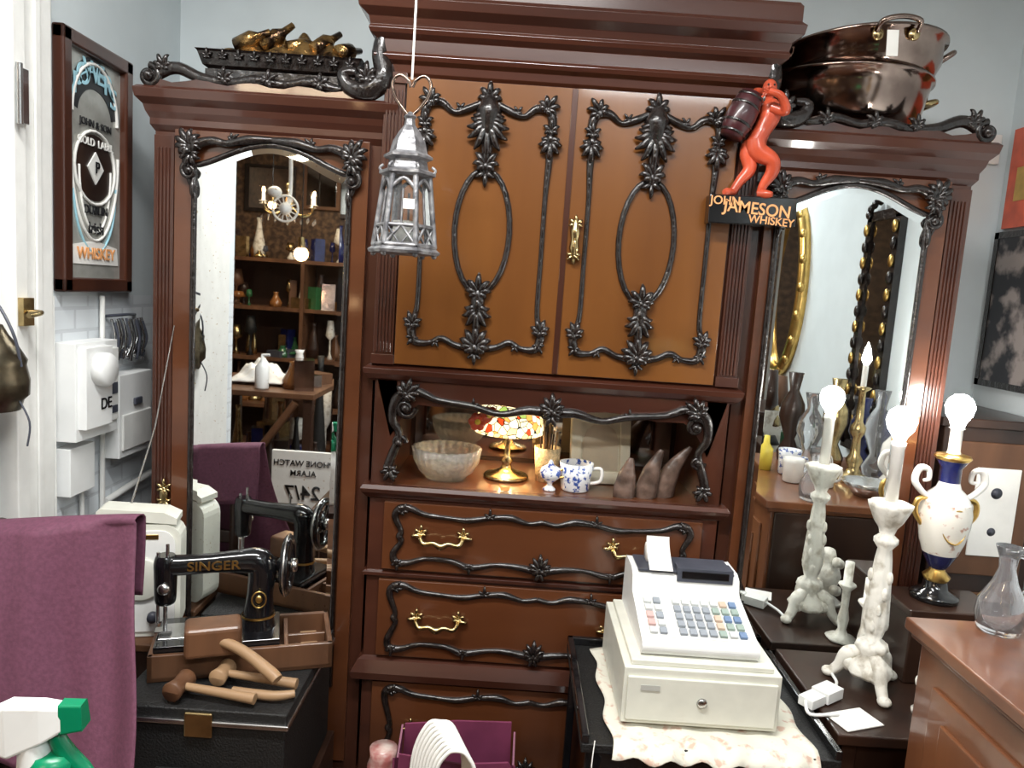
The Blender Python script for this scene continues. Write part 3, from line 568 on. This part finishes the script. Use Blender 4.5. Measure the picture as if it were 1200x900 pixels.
for i in range(5): a=2*pi*i/5; o.tube([(.02*math.cos(a),.02*math.sin(a),.002),(.058*math.cos(a),.058*math.sin(a),.004)],.006,Blk,n=1)
o.lathe([(0,.01),(.018,.01),(.016,.026),(0,.028)],Steel,seg=20); o.tube([(.0725*math.cos(2*pi*i/32),.0725*math.sin(2*pi*i/32),.004) for i in range(32)],.0028,Steel,n=1,closed=True,seg=6)
o.at(bm_,br)
o.lathe([(.0385,.102),(.039,.105),(.0385,.108)],Gold,c=(.065,0,0),seg=24,sy=.9,cap=False)
o.tube([(.066+.016*math.cos(i*pi/8),-.034,.155+.02*math.sin(i*pi/8)) for i in range(16)],.0018,Gold,n=1,closed=True); o.ball((.066,-.032,.155),(.008,.004,.010),Gold,8)
o.build('arm_and_wheel',SM)
txt('SINGER',.030,mb@Vector((-.035,-.0255,.239)),(90,0,18),Gold,SM,sx=1.15)
p=lambda x,y_,z: tuple(m4@Vector((x,y_,z)))
o=M().at(bx0,(0,0,22)); o.bx(-.13,-.01,-.125,-.05,.066,.135,W_mid); mal=o.build('wooden_mallet',bevel=.010)
h_=M(); h_.tube([p(-.07,-.10,.105),p(.0,-.15,.09),p(.06,-.205,.062),p(.075,-.22,.052)],[.011,.012,.014,.013],W_lite,seg=12); h_.build('handle',mal)
def hammer(a,b_,hl,hr,mt):
    a=Vector(a)+Vector((0,0,UZ)); b_=Vector(b_)+Vector((0,0,UZ)); o=M(); o.tube([a,a.lerp(b_,.5),b_],[.008,.010,.012],W_lite,seg=10); d=(b_-a).normalized(); n_=Vector((-d.y,d.x,0)).normalized()
    o.tube([a-n_*hl,a-n_*hl*.9,a,a+n_*hl*.9,a+n_*hl],[hr*.8,hr,hr*.8,hr,hr*.8],mt,seg=16,n=2); return o.build('carving_mallet')
hammer((-.67,-.405,.588),(-.50,-.425,.580),.032,.022,W_mid)
hammer((-.60,-.345,.590),(-.43,-.36,.583),.028,.02,W_lite)
o=M().at((0,0,UZ)); o.tube([(-.56,-.392,.575),(-.47,-.40,.575),(-.425,-.39,.578)],[.010,.011,.008],W_lite,seg=10); o.tube([(-.56,-.392,.575),(-.60,-.385,.572),(-.62,-.38,.570)],[.005,.006,.008],Steel,seg=8); o.build('wood_chisel')
o=M(); o.bx(-.965,-.815,-.20,-.045,.0,.575,W_dark).bx(-.975,-.812,-.205,-.04,.575,.595,W_mid); o.build('wooden_pedestal',bevel=.004)
G=grp('portable_radio'); RL=(-.882,-.135,.597); o=M().at(RL,(0,0,14))
rr=[];w,hh,rc=.09,.285,.04
for (cx_,cz_,a0) in ((w-rc,rc,-90),(w-rc,hh-rc,0),(-w+rc,hh-rc,90),(-w+rc,rc,180)):
    for q in range(6): a=math.radians(a0+q*18); rr.append((cx_+rc*math.cos(a),cz_+rc*math.sin(a)))
o.prism(rr,-.035,.035,Cream); o.prism([(x*.86,.1425+(z-.1425)*.9) for x,z in rr],-.039,-.035,Trim)
o.prism([(-.10,.30),(.08,.285),(.08,.30),(.05,.315),(-.09,.325),(-.10,.318)],-.035,.035,Cream); o.bx(-.06,.05,-.02,.02,.28,.30,DGrey); o.bx(-.05,.04,-.041,-.039,.25,.262,Gold)
o.build('case',G,bevel=.004)
o=M().at(RL,(90,0,14)); 
o.lathe([(0,.039),(.055,.039),(.055,.045),(.05,.047),(0,.047)],Cream,c=(0,.15,0),seg=28); o.lathe([(0,.045),(.014,.045),(.012,.058),(0,.058)],DGrey,c=(.03,.055,0),seg=16); o.build('dial',G)
o=M(); o.tube([(-.93,-.13,.88),(-.90,-.05,1.10),(-.868,-.02,1.36)],[.003,.0022,.0012],Steel,n=1,seg=6); o.build('aerial',G)
C=grp('cloth_covered_chair'); o=M()
for x in (-1.06,-.84):
    o.tube([(x,-.40,0),(x,-.405,.45),(x,-.40,.955)],[.018,.02,.016],W_dark); o.tube([(x,-.78,0),(x,-.78,.45)],[.016,.02],W_dark,n=1)
o.bx(-1.08,-.82,-.80,-.39,.43,.47,W_dark).bx(-1.06,-.84,-.415,-.39,.88,.94,W_dark).bx(-1.06,-.84,-.41,-.395,.66,.70,W_dark); o.build('chair_frame',C,bevel=.004)
def dr(u,v):
    x=-1.085+.32*u; s=v*.88
    fold=.006*math.sin(u*9+v*2)+.003*math.sin(u*23+1)
    if s<.18: y_=-.375+fold*.5; z=.80+s+.0
    elif s<.24: t=(s-.18)/.06; y_=-.375-.055*t; z=.98+.008*math.sin(t*pi)
    else:
        t=(s-.24)/.64; y_=-.43-.13*t-.02*math.sin(t*3+u*4)+fold*(1+1.4*t); z=.98-.46*t+.03*math.sin(u*5+1)*t
    return (x+.13*max(0,v-.25)*(u-.1)+.006*math.sin(v*9),y_,z-.035*(1-u)**1.2)
M().grid(50,60,dr,Purple).build('plum_cloth',C,solid=.003)
T=grp('side_table'); o=M(); o.bx(-.74,-.42,-1.18,-.90,.60,.625,W_dark)
for (x,y_) in ((-.73,-1.17),(-.455,-1.17),(-.73,-.935),(-.455,-.935)): o.bx(x,x+.025,y_,y_+.025,0,.6,W_dark)
o.build('top_and_legs',T,bevel=.003)
G=grp('spray_bottle'); SBL=(-.550,-1.03,.626)
o=M().at(SBL); 
o.lathe([(0,0),(.04,0),(.043,.008),(.043,.14),(.036,.18),(.020,.21),(.019,.225)],White,seg=28); o.lathe([(.025,.212),(.027,.248),(.021,.258),(0,.259)],Green,seg=24,flute=(12,.05)); o.build('bottle',G)
SH=((SBL[0],SBL[1],SBL[2]-.043),(0,-4,8),1.22)
o=M().at(*SH)
def rs(y0,hw,z0,z1): return [(y0,-hw,z0),(y0,-hw*.7,z1),(y0,hw*.7,z1),(y0,hw,z0)]
o.loft([rs(-.065,.006,.268,.285),rs(-.05,.012,.262,.293),rs(-.02,.016,.25,.305),rs(.012,.015,.262,.302),rs(.032,.012,.272,.298)],White,smooth=False)
o.lathe([(.017,.235),(.014,.262)],White,seg=16)
o.build('spray_head',G,bevel=.004)
o=M().at(*SH); o.loft([rs(.030,.012,.27,.301),rs(.052,.011,.272,.299)],Green,smooth=False); o.tube([(.022,0,.265),(.03,0,.245),(.045,0,.225),(.056,0,.208)],[.008,.010,.009,.006],Green); o.build('nozzle_and_trigger',G,bevel=.003)
o=M(); o.bx(-.24,.10,-.52,-.30,0,.20,W_mid).bx(-.22,.08,-.525,-.52,.03,.17,W_dark); o.build('wooden_crate',bevel=.004)
G=grp('paper_shopping_bag'); o=M(); 
o.prism([(-.19,.202),(.06,.202),(.055,.53),(.045,.545),(-.05,.535),(-.18,.548)],-.49,-.485,Plum); o.prism([(-.19,.202),(.06,.202),(.05,.56),(-.07,.555),(-.185,.54)],-.37,-.365,Plum)
o.prism([(-.49,.202),(-.37,.202),(-.37,.54),(-.43,.50),(-.49,.54)],-.192,-.188,Plum,axis='x').prism([(-.49,.202),(-.37,.202),(-.37,.54),(-.43,.50),(-.49,.54)],.056,.06,Plum,axis='x'); o.bx(-.19,.06,-.49,-.37,.202,.206,Plum)
o.build('bag',G,bevel=.001)
o=M()
for i in range(9):
    yy=-.50-.007*i; hw=.054-.0015*i; dx=-.098+.005*i; top=.632-.003*i
    o.tube([(dx-hw,yy,.40),(dx-hw*.95,yy,.55),(dx-hw*.5,yy,top-.01),(dx,yy,top),(dx+hw*.5,yy,top-.01),(dx+hw*.95,yy,.55),(dx+hw,yy,.40)],.0042,Paper,seg=8)
o.build('twisted_handles',G)
o=M().at((-.225,-.40,.201)); o.lathe([(0,0),(.03,0),(.034,.02),(.034,.26),(.028,.28),(.03,.30),(0,.30)],pm('pink_jar',(.35,.12,.11),.3,col2=(.6,.5,.45),scale=30),seg=20); o.build('pink_jar')

# ---------------------------------------------------------------- left wall things
G=grp('framed_pub_mirror'); o=M(); y0,y1,z0,z1=-.145,.165,1.43,2.04; X0=XL
fw=.036
o.bx(X0,X0+.03,y0,y0+fw,z0,z1,W_red).bx(X0,X0+.03,y1-fw,y1,z0,z1,W_red).bx(X0,X0+.03,y0,y1,z0,z0+fw,W_red).bx(X0,X0+.03,y0,y1,z1-fw,z1,W_red); o.build('frame',G,bevel=.006)
M().bx(X0,X0+.012,y0+fw,y1-fw,z0+fw,z1-fw,pm('pub_mirror_glass',(.50,.50,.46),rough=.2,metal=.4,var=.15)).build('glass',G)
yc=(y0+y1)/2; xt=X0+.014
o=M(); 
def arc(cy,cz,ry,rz,a0,a1,r_,mt): o.tube([(xt,cy+ry*math.cos(math.radians(a0+(a1-a0)*i/24)),cz+rz*math.sin(math.radians(a0+(a1-a0)*i/24))) for i in range(25)],r_,mt,n=1,seg=6)
arc(yc,1.87,.105,.10,0,180,.003,Cyan); arc(yc,1.86,.10,.13,0,180,.005,Paper); arc(yc,1.78,.105,.22,180,360,.004,Paper); arc(yc,1.74,.09,.09,180,540,.004,Paper); arc(yc,1.74,.07,.16,180,360,.003,Paper); arc(yc,1.70,.095,.17,180,360,.003,Cyan)
BM=pm('sign_black',(.02,.02,.022),.3,var=.2)
o.prism([(yc+.082*math.cos(2*pi*i/24),1.74+.082*math.sin(2*pi*i/24)) for i in range(24)],X0+.0121,X0+.0128,W_dark,axis='x')
o.prism([(yc-.035,1.74),(yc,1.70),(yc+.035,1.74),(yc,1.78)],X0+.012,X0+.016,Paper,axis='x')
o.prism([(yc-.105,1.50),(yc+.105,1.50),(yc+.10,1.545),(yc,1.56),(yc-.10,1.545)],X0+.012,X0+.015,Paper,axis='x')
# black upper banner behind the arched name
o.prism([(yc+.112*math.cos(math.radians(8+164*i/20)),1.86+.145*math.sin(math.radians(8+164*i/20))) for i in range(21)]+[(yc+.075*math.cos(math.radians(172-164*i/20)),1.86+.07*math.sin(math.radians(172-164*i/20))) for i in range(21)],X0+.0121,X0+.0135,BM,axis='x')
o.build('painted_lines',G)
for i,ch in enumerate('POWERS'):
    a=math.radians(152-25*i); txt(ch,.07,(xt+.002,yc+.09*math.cos(a),1.885+.085*math.sin(a)),(90,0,90),Cyan,G)
txt('JOHN & SON',.024,(xt+.002,yc,1.845),(90,0,90),BM,G); txt('DUBLIN',.03,(xt+.002,yc,1.635),(90,0,90),BM,G); txt('WHISKEY',.040,(xt+.004,yc,1.526),(90,0,90),Orange,G); txt('P',.04,(xt+.006,yc,1.74),(90,0,90),Blk,G)
txt('GOLD  LABEL',.026,(xt+.002,yc,1.80),(90,0,90),Paper,G); txt('Irish',.04,(xt+.002,yc,1.59),(90,0,90),BM,G)
G=grp('electricity_meter_box'); o=M(); o.bx(X0,X0+.06,-.155,.03,1.07,1.31,White).bx(X0,X0+.08,-.145,-.03,1.10,1.30,White).bx(X0+.06,X0+.066,-.02,.025,1.10,1.29,Trim).bx(X0,X0+.04,-.145,-.04,.93,1.05,White)
o.bx(X0+.066,X0+.069,-.01,.018,1.17,1.20,DGrey).bx(X0+.066,X0+.069,-.01,.018,1.12,1.14,DGrey); o.build('housing',G,bevel=.008)
o=M().at((X0+.08,-.087,1.245),(0,90,0)); o.lathe([(0,0),(.042,0),(.042,.02),(.036,.028),(0,.028)],White,seg=28); o.build('round_dial',G)
txt('DE',.04,(X0+.0815,-.06,1.155),(90,0,90),Blk,G)
o=M(); o.bx(X0,X0+.05,.06,.235,.98,1.21,White).bx(X0+.05,X0+.056,.07,.225,1.0,1.10,Trim).bx(X0+.05,X0+.058,.13,.17,1.12,1.14,DGrey); o.build('fuse_box',bevel=.006)
o=M(); o.tube([(X0+.012,.045,1.42),(X0+.012,.045,.5)],.007,Trim,n=1); o.tube([(X0+.012,-.05,.92),(X0+.014,-.05,.7),(X0+.014,-.06,.4)],.006,Trim); o.tube([(X0+.012,.06,.86),(X0+.012,.30,.88),(X0+.012,.46,.88)],.01,Trim,n=1)
o.tube([(X0+.014,-.165,1.42),(X0+.014,-.165,1.34),(X0+.014,-.163,1.2),(X0+.016,-.165,1.0),(X0+.016,-.165,.7)],.003,Trim); o.build('conduit_pipes')
o=M()
for i in range(26):
    yy=.07+.013*(i%13); xx=X0+.02+.014*random.random(); zt=1.36-.01*random.random()
    o.tube([(xx,yy,zt),(xx+.008,yy+.01*random.random(),zt-.05),(xx,yy+.02*(random.random()-.5),zt-.08-.04*random.random())],[.0035,.0035,.004],Steel if i%3 else DGrey,seg=6)
    o.tube([(xx,yy+.012*math.cos(k_),zt-.09+.012*math.sin(k_)) for k_ in [0,1,2,3,4,5,6]],.003,Steel if i%2 else DGrey,seg=5,n=1)
o.tube([(X0,.06,1.365),(X0+.03,.13,1.37),(X0,.235,1.365)],.004,DGrey); o.build('hanging_keys')
G=grp('ship_lantern'); o=M().at((XL+.068,-.45,1.20)); o.lathe([(0,0),(.05,0),(.055,.02),(.065,.03),(.066,.06),(.06,.09),(.062,.10),(.045,.13),(.03,.15),(.02,.17),(.0,.175)],pm('tarnished_brass',(.11,.09,.06),rough=.35,metal=.9,var=.4,scale=25),seg=28)
o.tube([(.06,0,.09),(.05,-.01,.16),(0,0,.22),(-.05,0,.16),(-.06,0,.09)],.003,DGrey); o.tube([(0,0,.22),(-.066,0,.24)],.004,DGrey,n=1); o.tube([(.05,0,.03),(.075,0,-.02),(.07,0,-.07)],.002,DGrey); o.build('lantern_body',G)

# ---------------------------------------------------------------- right back things
o=M(); o.bx(1.20,1.485,.12,.48,0,1.22,W_dark).bx(1.18,1.49,.10,.485,1.22,1.245,W_dark).bx(1.22,1.46,.112,.12,.2,.75,W_mid).bx(1.22,1.46,.112,.12,.8,1.18,W_mid); o.build('bookcase_cabinet',bevel=.004)
o=M(); o.bx(1.30,1.42,.107,.111,.86,1.11,Paper)
o.at((1.36,.107,1.04),(90,0,0)); o.lathe([(0,0),(.016,0),(0,.002)],DGrey,seg=20); o.at((1.36,.107,.93),(90,0,0)); o.lathe([(0,0),(.012,0),(0,.002)],DGrey,seg=20); o.build('paper_notice')
G=grp('red_poster'); M().bx(XR-.012,XR,.10,.46,1.80,2.10,Red).bx(XR-.014,XR-.012,.14,.42,1.88,1.98,Gold).build('print',G)
M().bx(XR-.012,XR,.02,.46,1.33,1.77,pm('dark_poster_print',(.02,.02,.025),.3,col2=(.35,.3,.28),scale=9,lo=.5,hi=.6)).bx(XR-.015,XR,.0,.02,1.31,1.79,Carve).bx(XR-.015,XR,.46,.48,1.31,1.79,Carve).bx(XR-.015,XR,.0,.48,1.77,1.79,Carve).bx(XR-.015,XR,.0,.48,1.31,1.33,Carve).bx(XR-.014,XR-.012,.10,.2,1.40,1.48,Red).build('framed_dark_poster')
M().bx(1.40,1.47,.488,.5,2.0,2.09,Trim).bx(1.425,1.445,.483,.488,2.03,2.06,White).build('light_switch',bevel=.003)

# ---------------------------------------------------------------- shop behind the camera (seen in the mirrors)
G=grp('display_shelving'); o=M(); o.bx(-2.5,-.4,-4.68,-4.64,0,1.65,W_dark)
for z in (.05,.4,.8,1.22,1.62): o.bx(-2.5,-.4,-4.65,-4.32,z,z+.03,W_mid)
for x in (-2.5,-1.8,-1.1,-.43): o.bx(x,x+.03,-4.65,-4.30,0,1.65,W_mid)
o.build('shelves',G)
cl_=[pm('bottle_green',(.03,.12,.05),.1,coat=.5,var=.1),pm('bottle_amber',(.25,.10,.03),.1,coat=.5,var=.1),Porc,Brass,W_dark,Blue,Ivory,Copper,W_mid,DGrey,BlkM,Brass,W_dark]
def clutter(m,x0,x1,y0_,y1_,z,n,hmax):
    for i in range(n):
        x=random.uniform(x0,x1); y_=random.uniform(y0_,y1_); t=random.random(); mt=random.choice(cl_); hh=random.uniform(.05,hmax); rr_=random.uniform(.025,.06)
        if t<.35: m.at((x,y_,z),(0,0,random.uniform(0,90))); m.bx(-rr_*1.4,rr_*1.4,-rr_,rr_,0,hh*.7,mt); m.at()
        elif t<.7: m.lathe([(0,0),(rr_,0),(rr_*1.1,hh*.3),(rr_*.5,hh*.7),(rr_*.35,hh*.9),(rr_*.5,hh),(0,hh)],mt,c=(x,y_,z),seg=12)
        else: m.lathe([(0,0),(rr_*.7,0),(rr_*.2,hh*.15),(rr_*.2,hh*.5),(rr_*1.1,hh*.6),(rr_*.7,hh),(0,hh)],mt,c=(x,y_,z),seg=12)
o=M()
for z in (.43,.83,1.25,1.65): clutter(o,-2.4,-.5,-4.55,-4.38,z,30,.34)
o.build('antique_bric_a_brac',G)
for (x,z,w_,h__,mt) in ((-2.2,2.25,.22,.2,Carve),(-1.75,2.3,.16,.2,W_mid),(-1.33,2.3,.14,.16,Gold),(-.95,2.25,.2,.22,W_dark)):
    o=M(); o.bx(x-w_,x+w_,-4.70,-4.67,z-h__,z+h__,mt).bx(x-w_*.8,x+w_*.8,-4.67,-4.665,z-h__*.85,z+h__*.85,BackM if mt==Gold else DMir); o.build('picture_frame',bevel=.006)
# chandelier with crystal drops
G=grp('crystal_chandelier'); o=M().at((-1.62,-3.35,1.95)); o.tube([(0,0,.8),(0,0,.2)],.006,Brass,n=1); o.lathe([(0,.2),(.03,.18),(.015,.1),(.04,.05),(.02,0),(.0,-.03)],Brass,seg=16)
for i in range(6):
    a=pi/3*i+.2; ca,sa=math.cos(a),math.sin(a)
    o.tube([(.02*ca,.02*sa,.04),(.09*ca,.09*sa,-.02),(.17*ca,.17*sa,.0),(.19*ca,.19*sa,.05)],.006,Brass); o.lathe([(.03,.05),(.012,.055),(.01,.11),(0,.112)],Ivory,c=(.19*ca,.19*sa,0),seg=10); o.ball((.19*ca,.19*sa,.125),(.009,.009,.018),BulbW,8)
    for j in range(4): o.ball((.05*(j+1)*ca,.05*(j+1)*sa,-.05-.012*(j%2)),(.008,.008,.018),Glass,6)
o.build('arms_and_drops',G)
T=grp('shop_table'); o=M(); o.bx(-1.75,-1.05,-2.75,-2.05,.86,.89,W_mid)
for (x,y_) in ((-1.73,-2.73),(-1.11,-2.73),(-1.73,-2.11),(-1.11,-2.11)): o.bx(x,x+.05,y_,y_+.05,0,.86,W_dark)
o.bx(-1.72,-1.08,-2.72,-2.10,.35,.38,W_dark); o.tube([(-1.70,-2.06,.05),(-1.15,-2.06,.84)],.022,W_mid,n=1); o.build('top_and_legs',T,bevel=.004)
def crump(u,v): 
    return (-1.60+.32*u,-2.5+.26*v,.90+.10*math.sin(pi*u)*math.sin(pi*v)*(1+.35*math.sin(u*19+v*7)*math.cos(v*23))+.01)
M().grid(30,26,crump,Paper).build('crumpled_white_cloth',solid=.004)
o=M(); clutter(o,-1.22,-1.1,-2.6,-2.2,.891,7,.3); o.build('assorted_crockery')
o=M(); clutter(o,-1.66,-1.14,-2.6,-2.2,.381,14,.4); o.build('boxed_oddments')
o=M().at((-1.36,-2.14,.891)); o.lathe([(0,0),(.035,0),(.037,.01),(.037,.12),(.02,.14),(.012,.15),(.006,.19),(0,.19)],White,seg=18); o.tube([(0,0,.185),(.04,0,.188)],.007,White,n=1); o.build('soap_dispenser')
o=M(); clutter(o,-2.4,-1.9,-3.4,-2.6,.0,20,1.3); clutter(o,-1.0,-.5,-3.9,-3.3,.0,10,.9); clutter(o,-1.8,-1.1,-3.9,-3.2,.0,22,1.1); o.build('stacked_antiques')
G=grp('alarm_sign'); o=M(); o.bx(-1.15,-.84,-1.72,-1.70,.34,.66,Paper).bx(-1.15,-.84,-1.95,-1.73,0,.34,W_dark).bx(-1.15,-.84,-1.73,-1.69,.30,.34,W_dark); o.build('board',G)
txt('PHONE WATCH',.04,(-.995,-1.698,.60),(90,0,180),Blk,G); txt('ALARM',.04,(-.995,-1.698,.55),(90,0,180),Blk,G); txt('24/7',.10,(-.995,-1.698,.45),(90,0,180),Blk,G)
for (x,y_,z,rr_) in ((-1.45,-3.1,1.66,.045),(-1.20,-3.6,1.35,.03),(-1.95,-4.0,2.05,.03)):
    G=grp('pendant_lamp'); o=M(); o.tube([(x,y_,ZC),(x,y_,z+.09)],.004,Blk,n=1); o.lathe([(.02,.12),(.025,.06),(.02,.03)],Brass,c=(x,y_,z-.01),seg=14); o.ball((x,y_,z),rr_,BulbW); o.build('cord_and_bulb',G)
G=grp('wall_fan'); o=M().at((-1.50,-2.9,1.93),(90,0,0)); o.tube([(.08*math.cos(2*pi*i/28),.08*math.sin(2*pi*i/28),0) for i in range(28)],.007,White,n=1,closed=True)
for i in range(14): a=2*pi*i/14; o.tube([(0,0,-.02),(.08*math.cos(a),.08*math.sin(a),0)],.003,White,n=1,seg=5)
o.ball((0,0,0),(.04,.04,.04),White); o.ball((-.07,.10,0),(.045,.035,.04),White); o.tube([(0,0,0),(.02,.12,.03),(0,.82,.03)],.012,White); o.build('fan_head',G)
G=grp('gilt_wall_mirror'); o=M(); yc,zc=-2.3,1.63
E=[(XR-.02,yc+.24*math.cos(2*pi*i/40),zc+.46*math.sin(2*pi*i/40)) for i in range(40)]
o.tube(E,.032,Gold,n=1,closed=True,seg=10)
for i in range(20): a=2*pi*i/20; o.ball((XR-.035,yc+.25*math.cos(a),zc+.47*math.sin(a)),(.02,.03,.03),Gold,8)
o.loft([[(XR-.015,yc+.22*math.cos(2*pi*i/40),zc+.44*math.sin(2*pi*i/40)) for i in range(40)],[(XR-.012,yc+.22*math.cos(2*pi*i/40),zc+.44*math.sin(2*pi*i/40)) for i in range(40)]],DMir); o.build('frame_and_glass',G)
o=M(); o.bx(1.47,1.5,-1.39,-1.35,.95,1.92,Carve).bx(1.47,1.5,-1.15,-1.11,.95,1.92,Carve).bx(1.47,1.5,-1.39,-1.11,.93,.97,Carve).bx(1.47,1.5,-1.39,-1.11,1.90,1.94,Carve).bx(1.478,1.485,-1.36,-1.14,.96,1.91,DMir)
for i in range(14): o.ball((1.465,-1.25+.12*math.cos(i*2*pi/14),1.93+.05*abs(math.sin(i*2*pi/14))),(.012,.02,.02),Carve,7); o.ball((1.462,-1.37,.98+.068*i),(.01,.018,.026),Gold if i%2 else Carve,7); o.ball((1.462,-1.13,.98+.068*i),(.01,.018,.026),Gold if i%2 else Carve,7)
o.build('tall_framed_mirror')
G=grp('bankers_lamp'); o=M().at((1.0,-3.0,.882)); o.lathe([(0,0),(.09,0),(.09,.015),(.02,.03),(.015,.3),(0,.31)],Brass); o.loft([[(-.14,-.07,.30),(.14,-.07,.30),(.14,.07,.30),(-.14,.07,.30)],[(-.13,-.02,.38),(.13,-.02,.38),(.13,.02,.38),(-.13,.02,.38)]],pm('green_lit_glass',(.02,.25,.10),.2,emit=(.05,.5,.2),es=.8)); o.build('lamp_body',G)
o=M(); o.bx(.4,1.45,-3.4,-2.8,0,.85,W_dark).bx(.37,1.48,-3.43,-2.77,.85,.88,W_dark); o.build('sideboard',bevel=.006)
o=M(); clutter(o,.45,.78,-3.3,-2.9,.881,8,.4); o.build('assorted_vases')
o=M(); o.bx(1.02,1.48,-2.2,-1.5,0,.80,W_dark).bx(1.0,1.49,-2.22,-1.48,.80,.82,W_dark); o.build('side_cabinet',bevel=.005)
o=M(); clutter(o,1.08,1.42,-2.1,-1.6,.821,18,.42); o.build('table_ornaments')

# ---------------------------------------------------------------- lights
def area(name,loc,rot,sx_,sy_,e,col):
    l=bpy.data.lights.new(name,'AREA'); l.shape='RECTANGLE'; l.size=sx_; l.size_y=sy_; l.energy=e; l.color=col
    o=bpy.data.objects.new(name,l); S.collection.objects.link(o); o.location=loc; o.rotation_euler=[math.radians(a) for a in rot]; return o
area('ceiling_light_1',(-.35,-1.2,ZC-.03),(0,0,0),1.2,.18,64,(1,.99,.97))
area('ceiling_light_2',(-1.5,-3.2,ZC-.03),(0,0,0),1.0,.2,34,(1,.80,.56))
area('ceiling_light_3',(.8,-2.6,ZC-.03),(0,0,0),1.0,.2,42,(.93,.98,1))
def pt(name,loc,e,col,r_=.03):
    l=bpy.data.lights.new(name,'POINT'); l.energy=e; l.color=col; l.shadow_soft_size=r_
    o=bpy.data.objects.new(name,l); S.collection.objects.link(o); o.location=loc
pt('niche_lamp_light',(.0,.13,1.13),4.0,(1,.78,.5),.02)
w=bpy.data.worlds.new('w'); S.world=w; w.use_nodes=True; w.node_tree.nodes['Background'].inputs[0].default_value=(.8,.85,.9,1); w.node_tree.nodes['Background'].inputs[1].default_value=.3

# ---------------------------------------------------------------- camera
cam=bpy.data.cameras.new('camera'); cam.lens=26.0; cam.sensor_width=36; cam.clip_start=.02
co=bpy.data.objects.new('camera',cam); S.collection.objects.link(co); S.camera=co
p_=math.radians(7.0); r_=math.radians(3.9)
F=Vector((0,math.cos(p_),-math.sin(p_))); R0=Vector((1,0,0)); U0=Vector((0,math.sin(p_),math.cos(p_)))
Rv=R0*math.cos(r_)+U0*math.sin(r_); Uv=-R0*math.sin(r_)+U0*math.cos(r_)
mat=Matrix((Rv,Uv,-F)).transposed().to_4x4(); mat.translation=Vector((0,-1.9,1.5)); co.matrix_world=mat
